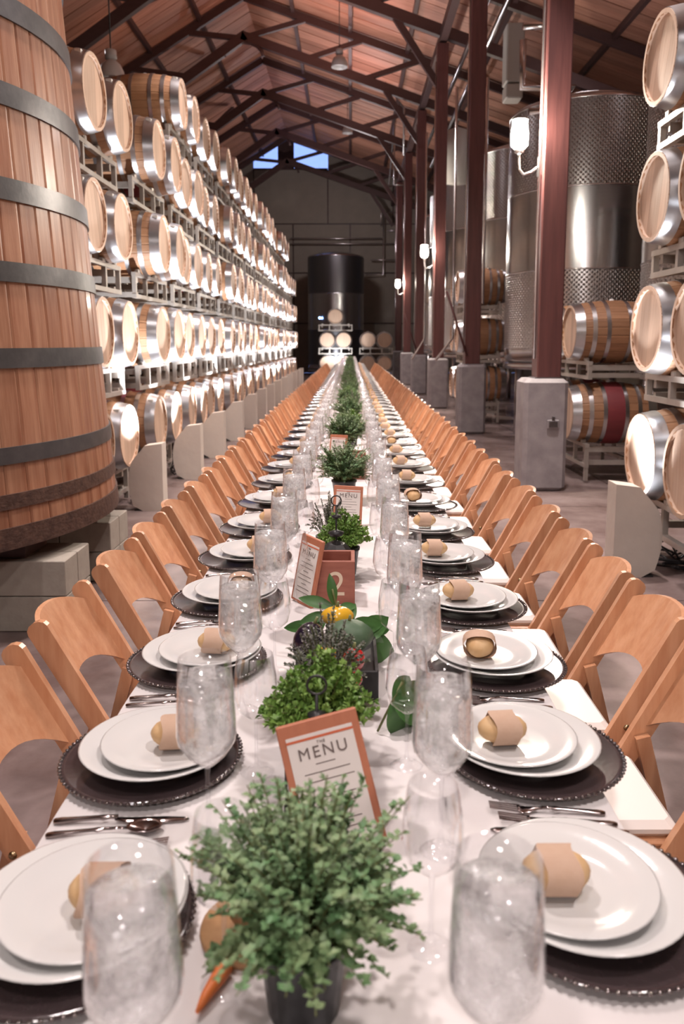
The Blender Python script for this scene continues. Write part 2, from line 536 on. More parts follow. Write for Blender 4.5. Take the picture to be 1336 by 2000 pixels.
# walls
WX0, WX1, WZ = -4.69, -1.09, 9.83
wb = obj('wall_back', MB().box((0, YB + 0.16, 4.9), (XR - XL, 0.1, 9.8)).box(((XL + WX0) / 2, YB + .16, 10.2), (WX0 - XL - .02, .1, .9)).box(((XR + WX1) / 2, YB + .16, 10.4), (XR - WX1 - .02, .1, 1.4)).mesh('wall_back', 'truss'), kind='structure')


def wallpoly(name, pts, parent, m='wall', depth=0.10, y=YB):
    me = MB().prism(pts, depth, Matrix.Translation((0, y + depth, 0)) @ Matrix.Rotation(R(90), 4, 'X')).mesh(name, m)
    return obj(name, me, parent)


cw = 2.4
g = 0.03
xs = [XL + i * (XR - XL) / 6 for i in range(7)]
for i in range(6):
    for (z0, z1) in ((0, 2.45), (2.45, 4.9), (4.9, 7.25)):
        wallpoly('wall_panel', [(xs[i] + g, z0 + g), (xs[i + 1] - g, z0 + g), (xs[i + 1] - g, z1 - g), (xs[i] + g, z1 - g)], wb)
for (a, b) in ((XL, -6.2), (-6.2, WX0), (WX0, WX1), (WX1, 2.1), (2.1, 5.0), (5.0, XR)):
    if a == WX0:
        wallpoly('wall_panel', [(a + g, 7.25 + g), (b - g, 7.25 + g), (b - g, WZ), (a + g, WZ)], wb)
    else:
        wallpoly('wall_panel', [(a + g, 7.25 + g), (b - g, 7.25 + g), (b - g, roof_z(b) + .05), (a + g, roof_z(a) + .05)], wb)
wallpoly('wall_panel', [(-3.50, WZ), (-2.72, WZ), (-2.72, roof_z(-2.72)), (-3.0, roof_z(-3.0)), (-3.5, roof_z(-3.5))], wb, 'truss')
win = obj('window_1', MB().bar((WX0, YB + .03, WZ), (WX1, YB + .03, WZ), .12, .08).bar((WX0, YB + .03, WZ), (WX0, YB + .03, roof_z(WX0)), .12, .08).bar((WX1, YB + .03, WZ), (WX1, YB + .03, roof_z(WX1)), .12, .08).mesh('window', 'truss'), kind='structure')
for (a, b) in ((WX0 + .03, -3.52), (-2.70, WX1 - .03)):
    wallpoly('pane', [(a, WZ), (b, WZ), (b, roof_z(b)), (a, roof_z(a))], win, 'glass', 0.01, YB + .05)
obj('wall_left', MB().box((XL - .05, (YF + YB) / 2, 4.0), (.1, YB - YF, 8.2)).mesh('wall_left', 'wall'), kind='structure')
obj('wall_right', MB().box((XR + .05, (YF + YB) / 2, 3.75), (.1, YB - YF, 7.7)).mesh('wall_right', 'wall'), kind='structure')
wallpoly('wall_front', [(XL, 0), (XR, 0), (XR, roof_z(XR)), (RIDGE_X, RIDGE_Z), (XL, roof_z(XL))], None, 'wall', 0.1, YF - 0.1)['kind'] = 'structure'

# roof trusses
POSTY = [3.2, 8.3, 13.45, 18.6, 23.7, 28.8, 33.9]
AX, AZ = -3.0, 10.05


def low(x):
    return AZ - (SR * (x - AX) if x > AX else 0.68 * (AX - x))


def truss(y, i):
    t = empty('roof_truss', (0, y, 0), 0, None, None, None, 'structure')
    t['label'] = 'dark timber roof truss, %s frame from the camera end' % ORD[i + 1]

    def b(nm, p0, p1, w_, h_):
        obj(nm, MB().bar((p0[0], 0, p0[1]), (p1[0], 0, p1[1]), w_, h_).mesh(nm, 'truss'), t)
    up = lambda x: roof_z(x) - 0.16
    b('lower_chord', (AX - .05, AZ), (XR - .2, low(XR)), .16, .24)
    b('lower_chord', (AX + .05, AZ), (XL + .15, low(XL + .15)), .16, .26)
    b('upper_chord', (AX, up(AX)), (XR - .1, up(XR - .1)), .14, .20)
    b('upper_chord', (AX, up(AX)), (XL + .1, up(XL + .1)), .14, .20)
    b('king_post', (AX, AZ - .35), (AX, up(AX)), .2, .22)
    for k, (xa, xb) in enumerate(((-2.9, -1.2), (-1.2, 0.4), (0.4, 2.0))):
        b('web_brace', (xa, low(xa)), (xb, up(xb)), .12, .13)
        b('web_post', (xb, low(xb)), (xb, up(xb)), .13, .15)
    for k, (xa, xb) in enumerate(((-3.1, -4.6), (-4.6, -6.2))):
        b('web_brace', (xa, low(xa)), (xb, up(xb)), .12, .13)
        b('web_post', (xb, low(xb)), (xb, up(xb)), .13, .15)
    # curved gusset under the peak
    pts = [(AX + 0.55 * math.cos(a), AZ - 0.55 + 0.38 * math.sin(a)) for a in [PI * q / 8 for q in range(9)]]
    obj('arch_gusset', MB().tube([(x, 0, z) for x, z in pts], 0.055, 6).mesh('gusset', 'truss'), t)
    # knee brace at the post
    b('knee_brace', (2.05, low(2.05) - 1.3), (0.9, low(0.9)), .12, .14)


for i, y in enumerate(POSTY[2:] + [39.2]):
    truss(y, i)
# purlins and long braces
k = 0
for x in (-7.2, -5.6, -4.2, -1.6, 0.0, 1.6, 3.6, 5.8):
    k += 1
    obj('trim_%d' % k, MB().bar((x, 5, roof_z(x) - .08), (x, YB - .1, roof_z(x) - .08), .10, .14).mesh('purlin', 'truss'), kind='structure')
for x in (2.05,):
    k += 1
    obj('trim_%d' % k, MB().bar((x, 7, low(x) - .15), (x, YB - .1, low(x) - .15), .16, .22).mesh('beam', 'truss'), kind='structure')
for i in range(4):
    y = POSTY[2 + i]
    for (x0, x1) in ((-4.9, -4.4),):
        k += 1
        obj('trim_%d' % k, MB().bar((x0, y, low(x0)), (x1, y + 2.5, roof_z(x1) - .2), .12, .14).mesh('brace', 'truss'), kind='structure')

# right-hand timber posts on concrete pedestals, with three lamps
for i, y in enumerate(POSTY[1:]):
    n_ = ORD[i + 1]
    x = 2.04
    pe = empty('concrete_pedestal', (x - 0.04 if i == 0 else x, y, 0), 0, 'grey concrete pedestal carrying the %s red timber post on the right' % n_, 'pedestal', 'pedestals under the post row')
    pm = MB()
    W = 0.225
    pm.box((0, 0, 0.58), (2 * W, 2 * W, 1.16), None, 0.04)
    obj('shaft', pm.mesh('pedestal', 'conc'), pe)
    if i == 0:
        obj('outlet_box', MB().box((0.07, -W - .012, 0.70), (.12, .024, .09), None, .006).mesh('outlet', 'conc'), pe)
        obj('outlet_cover', MB().box((0.07, -W - .027, 0.70), (.09, .008, .06), None, .003).box((0.07, -W - .02, 0.76), (.03, .02, .03)).mesh('outlet', 'darksteel'), pe)
    po = empty('timber_post', (x, y, 1.16), 0, 'tall red-brown timber post, %s of the row on the right' % n_, 'post', 'timber posts on the right')
    obj('shaft', MB().box((0, 0, (low(x) - 1.16) / 2 - .15), (.25, .25, low(x) - 1.16 - .3), None, .012).mesh('post', 'post'), po)
    obj('base_plate', MB().box((0, 0, 0.006), (.3, .3, .012)).mesh('plate', 'darksteel'), po)
    obj('conduit', MB().tube([(-.145, -.05, .2), (-.145, -.05, 6.5)], .014, 8).mesh('conduit', 'pipe'), po)
    if i in (1, 3):
        obj('brace', MB().tube([(-.10, -.14, .15), (-.45, -.14, 1.2)], .02, 6).mesh('brace', 'post'), po)
    if i in (0, 2, 4):
        la = empty('post_lamp', (x - .125, y, 3.28), 0, 'bright glass wall lamp on the %s timber post' % n_, 'lamp', 'lamps on the timber posts')
        obj('wall_plate', MB().box((-.012, 0, 0), (.024, .12, .2), None, .006).mesh('plate', 'pipe'), la)
        pts = [(-.02, 0, 0), (-.10, 0, -.06), (-.17, 0, -.08), (-.215, 0, -.03), (-.22, 0, .08), (-.22, 0, .13)]
        obj('arm', MB().tube(pts, .014, 8).mesh('arm', 'pipe'), la)
        obj('holder', MB().lathe([(.02, .12), (.045, .13), (.05, .16), (.03, .17)], 12, Matrix.Translation((-.22, 0, 0))).mesh('holder', 'pipe'), la)
        obj('glass_shade', MB().lathe([(.055, .17), (.085, .2), (.09, .30), (.075, .40), (.08, .44)], 16, Matrix.Translation((-.22, 0, 0))).mesh('shade', 'lampglass'), la)
        light('POINT', 'lamp_light', (x - .125 - .22, y - .12, 3.60), (300 if i == 0 else 200), (1.0, 0.88, 0.74), None, 0.07)


# ================================================================== VAT
VX, VY, VZ, VT, VR = -3.08, 4.72, 0.50, 4.9, 1.60
TP = 0.066


def vr(z):
    return VR - TP * (z - VZ)


vat = empty('wooden_vat', (VX, VY, 0), 0, 'huge upright oak fermenting vat with black iron hoops, left foreground', 'vat')
ns = 76
a_ = 2 * PI / ns / 2 * 0.985
vv = []
for zz in (VZ, 2.0, 3.4, VT):
    for (rr, aa) in ((vr(zz) - .05, -a_), (vr(zz) - .004, -a_), (vr(zz), -a_ * .8), (vr(zz), a_ * .8), (vr(zz) - .004, a_), (vr(zz) - .05, a_)):
        vv.append((rr * math.cos(aa), rr * math.sin(aa), zz))
ff = [(5, 4, 3, 2, 1, 0), (18, 19, 20, 21, 22, 23)]
for q in range(3):
    for i in range(6):
        j = (i + 1) % 6
        ff.append((q * 6 + i, q * 6 + j, q * 6 + 6 + j, q * 6 + 6 + i))
stave_m = MB().add(vv, ff).mesh('vat_stave', 'vat')
for i in range(ns):
    obj('stave', stave_m, vat, (0, 0, 0), (0, 0, 2 * PI * i / ns))
for (hz, hh, hm) in ((3.20, .12, 'vathoop'), (2.76, .115, 'vathoop'), (2.29, .11, 'vathoop'), (1.88, .10, 'vathoop'), (1.45, .10, 'vathoop'), (.965, .085, 'vathoop'), (.735, .075, 'vatbase'), (.55, .11, 'vatbase'), (3.66, .12, 'vathoop'), (4.2, .12, 'vathoop')):
    a, b = hz - hh / 2, hz + hh / 2
    obj('iron_hoop', MB().lathe([(vr(a), a), (vr(a) + .012, a), (vr(b) + .012, b), (vr(b), b)], 96, split=True).mesh('vat_hoop', hm), vat)
obj('bottom_board', MB().lathe([(0.01, VZ + .06), (vr(VZ) - .04, VZ + .06)], 48).mesh('vat_bottom', 'truss'), vat)
obj('top_board', MB().lathe([(0.01, VT - .1), (vr(VT) - .04, VT - .1)], 48).mesh('vat_top', 'vat'), vat)
pb = MB().box((0, 0, .0), (.39, .19, .19), None, .004).mesh('block', 'block')


def pier(x0, x1, y0, y1, rz, label):
    p = empty('block_pier', ((x0 + x1) / 2, (y0 + y1) / 2, 0), rz, label, 'pier', 'block piers under the vat')
    n = max(1, round((x1 - x0) / .4)); m = max(1, round((y1 - y0) / .2))
    bx, by = (x1 - x0) / n, (y1 - y0) / m
    for c in range(2):
        for i in range(n):
            for j in range(m):
                o = obj('block', pb, p, (-(x1 - x0) / 2 + (i + .5) * bx, -(y1 - y0) / 2 + (j + .5) * by, .098 + c * .195))
                o.scale = ((bx - .006) / .39, (by - .006) / .19, 1)
    obj('sill_beam', MB().box((-.1, 0, .447), (x1 - x0 - .25, y1 - y0 - .1, .105)).mesh('sill', 'truss'), p)


pier(-2.75, -1.50, 4.05, 4.45, 0, 'grey concrete block pier under the front of the wooden vat')
pier(-2.20, -1.53, 4.95, 5.35, 0, 'grey concrete block pier under the vat, farther one beside the chairs')
pier(-4.0, -3.0, 3.6, 4.0, 0, 'grey concrete block pier under the vat at the left picture edge')


# ================================================================== BARRELS
BL, BR, BH = 0.92, 0.345, 0.288      # length, bilge radius, end radius


def brad(t):                          # t from -1 to 1
    return BH + (BR - BH) * (1 - t * t)


def barrel_meshes():
    d = {}
    for kind in ('oak', 'redband'):
        # one stave
        n = 24
        a = PI / n * 0.975
        vs = []
        T = (-1, -.6, -.2, .2, .6, 1)
        for t in T:
            r = brad(t)
            for (rr, aa) in ((r - .025, -a), (r - .002, -a), (r, -a * .75), (r, a * .75), (r - .002, a), (r - .025, a)):
                vs.append((t * BL / 2, rr * math.cos(aa), rr * math.sin(aa)))
        fs = [(0, 1, 2, 3, 4, 5), tuple(30 + i for i in (5, 4, 3, 2, 1, 0))]
        for q in range(5):
            for i in range(6):
                j = (i + 1) % 6
                fs.append((q * 6 + i, q * 6 + 6 + i, q * 6 + 6 + j, q * 6 + j))
        d['stave'] = MB().add(vs, fs).mesh('barrel_stave', 'oak') if kind == 'oak' else d['stave']
    # closed body for barrels too far away for loose staves
    prof = [(brad(t) - .0, t * BL / 2) for t in (-1, -.6, -.2, .2, .6, 1)]
    d['body'] = MB().lathe([(BH - .025, -BL / 2 + .035), (BH - .022, -BL / 2)] + prof + [(BH - .022, BL / 2), (BH - .025, BL / 2 - .035)], 24, TX).mesh('barrel_body', 'oak')

    def hoop(t0, t1, n=28):
        return [(brad(t0) + .001, t0 * BL / 2), (brad(t0) + .005, t0 * BL / 2), (brad(t1) + .005, t1 * BL / 2), (brad(t1) + .001, t1 * BL / 2)]
    d['hoops'] = [MB().lathe(hoop(*t), 28, TX, split=True).mesh('hoop', 'hoop') for t in ((-.99, -.78), (-.62, -.52), (-.30, -.21), (.21, .30), (.52, .62), (.78, .99))]
    hb = MB()
    for t in ((-.99, -.78), (-.62, -.52), (-.30, -.21), (.21, .30), (.52, .62), (.78, .99)):
        hb.lathe(hoop(*t), 24, TX, split=True)
    d['hoopset'] = hb.mesh('hoopset', 'hoop')
    # head boards (six, cut from a disc)
    rh = BH - .026
    d['head'] = []
    nb = 6
    wdt = 2 * rh / nb
    for k in range(nb):
        y0, y1 = -rh + k * wdt + .001, -rh + (k + 1) * wdt - .001
        top = []; bot = []
        for q in range(5):
            y = y0 + (y1 - y0) * q / 4
            h = math.sqrt(max(0, rh * rh - y * y))
            top.append((y, h)); bot.append((y, -h))
        poly = bot + top[::-1]
        M_ = Matrix(((0, 0, 1, 0), (1, 0, 0, 0), (0, 1, 0, 0), (0, 0, 0, 1)))
        d['head'].append([MB().prism(poly, .02, Matrix.Translation((sx_ * (BL / 2 - .035) - .01, 0, 0)) @ M_).mesh('head_board', 'oakhead') for sx_ in (-1, 1)])
    d['disc'] = [MB().lathe([(.001, 0), (rh, 0), (rh, .02), (.001, .02)], 24, Matrix.Translation((sx_ * (BL / 2 - .035) - .01, 0, 0)) @ TX, False).mesh('head', 'oakhead') for sx_ in (-1, 1)]
    # chime rim pale on both ends
    d['chime'] = [MB().lathe([(BH - .024, sx_ * (BL / 2 - .028)), (BH - .024, sx_ * (BL / 2 + .001)), (BH + .001, sx_ * (BL / 2 + .001)), (BH + .0015, sx_ * (BL / 2 - .012))], 32, TX, split=True).mesh('chime', 'oakhead') for sx_ in (-1, 1)]
    d['bung'] = MB().lathe([(.001, BR + .014), (.024, BR + .014), (.026, BR - .01)], 12, None).mesh('bung', 'bung')
    d['tag'] = MB().box((0, 0, 0), (.002, .11, .09)).mesh('tag', 'tag')
    d['hooptag'] = MB().box((BL / 2 - .06, -.165, .235), (.05, .055, .05), None).mesh('tag', 'tag')
    return d


BM = barrel_meshes()
bands = MB().lathe([(brad(t) + .0025, t * BL / 2) for t in (-.28, -.1, .1, .28)], 28, TX).mesh('wine_stain_band', 'redband')


def barrel(loc, rz, label, detail, group, stain=False, roll=0.0, facing=1, name='wine_barrel'):
    """detail 2: loose staves and head boards; 1: body, heads, hoops; 0: one far barrel of three meshes"""
    r = empty(name, loc, rz, label, 'barrel', group)
    if detail == 2:
        for i in range(24):
            obj('stave', BM['stave'], r, (0, 0, 0), (roll + 2 * PI * i / 24, 0, 0))
        for h in BM['hoops']:
            obj('hoop', h, r)
        si = 1 if facing > 0 else 0
        for k in range(6):
            obj('head_board', BM['head'][k][si], r, None, (roll, 0, 0))
        obj('head', BM['disc'][1 - si], r)
        obj('chime', BM['chime'][si], r)
        obj('bung', BM['bung'], r)
        t = obj('paper_tag', BM['hooptag'], r)
    elif detail == 1:
        obj('body', BM['body'], r)
        for h in BM['hoops']:
            obj('hoop', h, r)
        for k in (0, 1):
            obj('head', BM['disc'][k], r)
        obj('chime', BM['chime'][1 if facing > 0 else 0], r)
        obj('bung', BM['bung'], r)
    else:
        obj('body', BM['body'], r)
        obj('hoop_set', BM['hoopset'], r)
        obj('head', BM['disc'][1 if facing > 0 else 0], r)
        obj('chime', BM['chime'][1 if facing > 0 else 0], r)
    if stain:
        obj('wine_stain_band', bands, r)
    return r


# rack: two barrels side by side along Y, barrel axes along X
def rack_mesh(feet, RH=0.23):
    """parts of a two-barrel steel rack; origin at barrel-axis height"""
    out = []
    zt, zb = -0.336, -0.325 - RH
    if feet: zb = -feet + 0.02
    for x in (-.30, .30):
        a = MB().box((x, 0, zt), (.045, 1.38, .04)).mesh('rail', 'rack')
        b = MB().box((x, 0, max(zb, -.325 - RH)), (.045, 1.38, .04)).mesh('rail', 'rack')
        out += [('rail', a), ('rail', b)]
        for y in (-.665, -.24, .24, .665):
            z0 = zb if abs(y) > .5 else max(zb, -.325 - RH)
            out.append(('upright', MB().box((x, y, (zt + z0) / 2), (.04, .04, zt - z0)).mesh('upright', 'rack')))
        for y in (-.36 - .17, -.36 + .17, .36 - .17, .36 + .17):
            s_ = 1 if (y + 0) > (0.36 if y > 0 else -0.36) else -1
            out.append(('cradle', MB().box((x, y, zt + .035), (.05, .07, .05), None, .01).mesh('cradle', 'rack')))
    for y in (-.55, .55):
        out.append(('side_tube', MB().box((0, y, zt - .05), (.60, .045, .06)).mesh('tube', 'rack')))
        out.append(('side_tube', MB().box((0, y, max(zb, -.325 - RH) + .02), (.60, .045, .05)).mesh('tube', 'rack')))
    return out


RK_UP = rack_mesh(None)
RK_SH = rack_mesh(None, 0.165)
RK_FT = rack_mesh(0.67)
RK_FT2 = rack_mesh(0.738)


def merge(parts, name, m):
    mb = MB()
    for (_, me) in parts:
        mb.add([tuple(v.co) for v in me.vertices], [tuple(p.vertices) for p in me.polygons])
    return mb.mesh(name, m)


RK_SH1, RK_FT3 = merge(RK_SH, 'rack', 'rack'), merge(RK_FT2, 'rack', 'rack')
RK_UP1, RK_FT1 = merge(RK_UP, 'rack', 'rack'), merge(RK_FT, 'rack', 'rack')


def rack(loc, rz, label, detail, feet, group, short=False):
    if short:
        if detail:
            return place([(a, b, None, None) for a, b in (RK_FT2 if feet else RK_SH)], 'barrel_rack', loc, rz, label, 'rack', group)
        return obj('barrel_rack', RK_FT3 if feet else RK_SH1, None, loc, (0, 0, rz), label, 'rack', group)
    if detail:
        return place([(a, b, None, None) for a, b in (RK_FT if feet else RK_UP)], 'barrel_rack', loc, rz, label, 'rack', group)
    return obj('barrel_rack', RK_FT1 if feet else RK_UP1, None, loc, (0, 0, rz), label, 'rack', group)


TIER = ['bottom', 'second', 'third', 'fourth', 'fifth']
ROWZ = [0.67, 1.61, 2.55, 3.49, 4.43]
COLY = [6.98, 8.88, 10.62, 12.35, 14.1, 15.8, 17.5, 19.2, 20.9, 22.6, 24.3, 26.0, 27.7, 29.4]
for ci, cy in enumerate(COLY):
    rows = 4 if ci < 2 else (5 if ci < 12 else 4)
    hx = -2.03
    far = False
    for ri in range(rows):
        z = ROWZ[ri]
        det = 2 if ci < 3 else (1 if ci < 6 else 0)
        jx = (0, .09, 0, -.04, .05, .0, -.05, .04, .0, -.06, .05, 0, -.03, .03)[ci] + (((ci * 7 + ri * 3) % 5) - 2) * 0.012
        if ri == 0: jx = min(jx, 0)
        jy = (((ci * 3 + ri * 5) % 7) - 3) * 0.008
        for s_, nm in ((-1, 'nearer'), (1, 'farther')):
            if far:
                lb = 'small distant oak barrel in the far left stacks, %s tier' % TIER[ri]
                gp = 'distant left barrels, %s tier' % TIER[ri]
            else:
                lb = 'oak barrel, %s of its pair, %s tier, %s rack stack past the vat' % (nm, TIER[ri], ORD[ci + 1])
                gp = 'barrels in the left racks'
            barrel((hx - BL / 2 + jx + s_ * .012, cy + s_ * .352 + jy * .3, z), R(jy * 60), lb, det, gp,
                   stain=((ci * 5 + ri * 2 + s_) % 6 == 0), roll=0.13 * ((ci + ri) % 3))
        lb = ('distant grey steel rack in the far left stacks, %s tier' % TIER[ri]) if far else 'grey steel rack under the %s tier, %s rack stack past the vat' % (TIER[ri], ORD[ci + 1])
        rack((hx - BL / 2 + .0, cy, z), 0, lb, ci < 5, ri == 0, ('distant left racks, %s tier' % TIER[ri]) if far else 'racks in the left stacks')
    # second bank standing behind the first one
    if ci < 9:
        for ri in range(rows):
            for s_ in (-1, 1):
                if ci < 1 and s_ < 0:
                    pass
                obj_lb = 'shadowed rear-bank oak barrel, %s tier, behind the %s left rack stack, %s side' % (TIER[ri], ORD[ci + 1], 'near' if s_ < 0 else 'far')
                barrel((hx - BL * 1.5 - .28, cy + s_ * .355, ROWZ[ri]), 0, obj_lb, 0, 'rear bank barrels, %s tier' % TIER[ri])
            rack((hx - BL * 1.5 - .28, cy, ROWZ[ri]), 0, 'shadowed rear-bank steel rack, %s tier, behind the %s left rack stack' % (TIER[ri], ORD[ci + 1]), False, ri == 0, 'rear bank racks, %s tier' % TIER[ri])

# right foreground rack, heads face the aisle (-X)
for ri, z in enumerate([0.745, 1.62, 2.49, 3.37]):
    for s_, nm in ((-1, 'nearer, cropped by the picture edge'), (1, 'farther')):
        barrel((2.02 + BL / 2, 5.14 + s_ * .36, z), 0, 'pale oak barrel at right edge, %s tier, %s' % (TIER[ri], nm), 2, 'barrels in the right foreground rack', roll=.1 * ri, facing=-1)
    rack((2.02 + BL / 2, 5.14, z), 0, 'grey steel rack under the %s tier at the right edge' % TIER[ri], True, ri == 0, 'racks in the right foreground stack', True)

# rack behind the first pedestal
for ri, z in enumerate([0.745, 1.64]):
    for s_, nm in ((-1, 'front'), (1, 'rear')):
        lb = ['oak barrel with wine-red middle band on the floor rack behind the first pedestal', 'brown oak barrel on the upper tier behind the first pedestal'][ri]
        barrel((2.42 + BL / 2, 9.25 + s_ * .36, z), 0, lb + (', rear one' if s_ > 0 else ', front one'), 2 if s_ < 0 else 1, 'barrels behind the first pedestal', stain=(ri == 0), facing=-1)
    rack((2.42 + BL / 2, 9.25, z), 0, 'dark steel rack, %s tier, behind the first pedestal' % TIER[ri], True, ri == 0, 'racks behind the first pedestal', True)
# rack between second and third post
for ri, z in enumerate([0.745, 1.64, 2.56]):
    for s_ in (-1, 1):
        barrel((2.02 + BL / 2, 15.6 + s_ * .36, z), 0, 'oak barrel between the second and third posts, %s tier, %s' % (TIER[ri], 'front' if s_ < 0 else 'rear'), 1, 'barrels past the second post', facing=-1)
    rack((2.02 + BL / 2, 15.6, z), 0, 'steel rack between the second and third posts, %s tier' % TIER[ri], False, ri == 0, 'racks past the second post', True)

# far end stacks, heads towards the camera
for (xx, side, tiers) in ((-.60, 'left', 3), (1.06, 'right', 2)):
    for ri in range(tiers):
        z = ROWZ[ri]
        if side == 'left' and ri == 2:
            barrel((xx, 32.9, z), R(90), 'single pale barrel topping the stack at the far end of the aisle', 1, 'barrels at the far end', facing=-1)
        else:
            for s_ in (-1, 1):
                barrel((xx + s_ * .335, 32.9, z), R(90), 'pale barrel in the %s far-end stack, %s tier, %s one' % (side, TIER[ri], 'left' if s_ < 0 else 'right'), 1, 'barrels at the far end', facing=-1)
        rack((xx, 32.9, z), R(90), 'pale steel rack in the %s far-end stack, %s tier' % (side, TIER[ri]), False, ri == 0, 'racks at the far end')


# ================================================================== STEEL TANKS
def tank(x, y, r, z0, z1, label, n=64, legs=True, bandm='dimple'):
    t = empty('steel_tank', (x, y, 0), 0, label, 'tank', 'stainless tanks')
    h = z1 - z0
    seams = [z0, z0 + h * .33, z0 + h * .66, z1]
    for k in range(3):
        a, b = seams[k], seams[k + 1]
        dim = k != 1
        me = MB().lathe([(r, a), (r, b)], n).mesh('tank_shell', bandm if dim else 'steel', uvcyl=r)
        obj('dimpled_jacket' if dim else 'plain_band', me, t)
    for zz in seams:
        obj('weld_ring', MB().lathe([(r, zz - .012), (r + .008, zz - .008), (r + .008, zz + .008), (r, zz + .012)], n).mesh('ring', 'steel'), t)
    obj('dome', MB().lathe([(r, z1), (r * .96, z1 + .06), (r * .6, z1 + .2), (.2, z1 + .28), (.01, z1 + .28)], n).mesh('dome', 'steel'), t)
    obj('skirt', MB().lathe([(r, z0), (r - .01, z0 - .16), (r - .06, z0 - .2), (r * .5, z0 - .34), (.05, z0 - .4)], n).mesh('skirt', 'steel'), t)
    if legs:
        obj('leg_ring', MB().lathe([(r - .08, z0 - .30), (r + .01, z0 - .30), (r + .01, z0 - .20), (r - .08, z0 - .20)], n).mesh('ring', 'steel'), t)
        for k in range(4):
            a = PI / 4 + k * PI / 2
            obj('leg', MB().tube([((r - .06) * math.cos(a), (r - .06) * math.sin(a), 0), ((r - .06) * math.cos(a), (r - .06) * math.sin(a), z0 - .2)], .06, 10).mesh('leg', 'steel'), t)
    return t


tank(3.62, 12.6, 1.18, 1.42, 4.88, 'tall dimpled steel tank behind the first timber post')
tank(4.55, 9.6, 1.05, 1.42, 4.6, 'dimpled steel tank half hidden by the right-edge barrels')
tank(3.85, 17.6, 1.15, 1.42, 5.4, 'steel tank behind the second timber post')
tank(3.65, 21.4, 1.15, 1.42, 5.9, 'steel tank behind the third timber post')
tank(3.65, 25.6, 1.15, 1.42, 6.0, 'steel tank behind the fourth timber post')
tank(3.65, 30.2, 1.15, 1.42, 6.0, 'farthest steel tank on the right, behind the fifth post')
tk = tank(-.66, 37.2, 1.29, .5, 5.34, 'dark steel tank at the end wall behind the far barrels', bandm='darksteel')


# pipes, ducts and pendants
def pipes(name, paths, r, m, label, cat):
    t = empty(name, (0, 0, 0), 0, label, cat)
    for p in paths:
        obj('pipe_run', MB().tube(p, r, 8).mesh('pipe', m), t)
    return t


pipes('wall_pipework', [[(-2.9, 39.7, 6.52), (1.55, 39.7, 6.52)], [(-2.9, 39.7, 6.27), (2.3, 39.7, 6.27)], [(1.62, 39.7, 7.7), (1.62, 39.7, 4.8), (.75, 39.7, 4.8)],
                        [(1.5, 39.7, 7.1), (1.5, 39.7, 7.75), (2.3, 39.7, 7.75)], [(1.8, 39.7, 6.9), (2.4, 39.7, 6.9)], [(1.0, 39.7, 5.5), (2.2, 39.7, 5.5)]],
      .035, 'pipe', 'silver pipework running across the end wall', 'pipes')
pipes('post_pipework', [[(1.85, 34, 7.9), (1.6, 34, 7.9), (1.6, 30, 9.3), (1.6, 30, 7.2), (1.95, 30, 7.2)], [(1.0, 24, 8.9), (1.55, 24, 8.2), (1.55, 24, 6.9)]],
      .03, 'pipe', 'thin silver pipe looping beside the far posts', 'pipes')
pipes('tank_pipework', [[(1.85, 14.5, 5.9), (1.85, 14.5, 1.6), (1.55, 14.5, 1.2)], [(2.35, 14.3, 6.0), (2.35, 14.3, 2.2)], [(1.8, 19.5, 6.4), (1.8, 19.5, 1.6), (1.5, 19.5, 1.1)],
                        [(2.2, 20, 6.5), (2.2, 20, 1.5)]],
      .025, 'pipe', 'vertical silver pipes beside the second and third posts', 'pipes')
pipes('overhead_pipework', [[(2.15, 11.0, 7.2), (2.35, 11.0, 6.6), (2.35, 11.0, 6.05), (2.75, 11.0, 6.05), (2.75, 11.0, 5.6), (2.25, 11, 5.6)],
                            [(2.3, 11.2, 5.5), (2.3, 11.2, 4.9), (3.0, 11.2, 4.9), (2.8, 11.2, 4.6), (2.4, 11.2, 4.6)], [(2.36, 9.5, 7.3), (2.36, 26, 7.5)], [(2.55, 9.5, 7.0), (2.55, 26, 7.0)]],
      .05, 'steel', 'shiny loops of overhead process pipe beyond the first lamp', 'pipes')
dk = empty('vent_duct', (0, 0, 0), 0, 'pale boxy vent duct hanging beyond the second post', 'duct')
obj('duct_body', MB().box((2.95, 15.2, 6.65), (.32, .4, 1.0), None, .02).mesh('duct', 'duct'), dk)
obj('duct_foot', MB().box((2.95, 15.2, 6.0), (.3, .4, .25), None, .02).mesh('duct', 'duct'), dk)
ht = empty('hot_water_cylinder', (2.5, 19.4, 5.2), 0, 'pale cylinder mounted high beyond the second post', 'cylinder')
obj('shell', MB().lathe([(.02, 0), (.27, .03), (.27, 1.2), (.02, 1.3)], 20).mesh('cyl', 'duct'), ht)
for k_, (px, py, pz, lb) in enumerate(((-3.50, 12.3, 5.35, 'ribbed pendant lamp dome hanging above the left barrel racks'), (-.25, 19.5, 7.85, 'unlit pendant lamp dome hanging from the roof over the table'), (-.1, 30, 9.0, 'small pendant lamp dome hanging far down the hall'))):
    pn = empty('pendant_lamp', (px, py, pz), 0, lb, 'lamp', 'pendant lamps')
    obj('dome', MB().lathe([(.19, 0), (.185, .10), (.14, .20), (.07, .26), (.05, .28)], 24).lathe([(.19, 0), (.18, .0), (.175, .1), (.13, .19)], 24).mesh('dome', 'dome'), pn)
    obj('ballast', MB().lathe([(.06, .27), (.085, .28), (.085, .40), (.05, .41), (.01, .42)], 12).mesh('ballast', 'dome'), pn)
    obj('cord', MB().tube([(0, 0, .4), (0, 0, roof_z(px) - pz - .05)], .01, 6).mesh('cord', 'black'), pn)
obj('blue_status_light', MB().ball((0, 0, 0), (.05, .05, .05)).mesh('led', 'led'), None, (-1.36, 36.0, 2.6), None, 'tiny blue status light glowing beside the dark end tank', 'light')

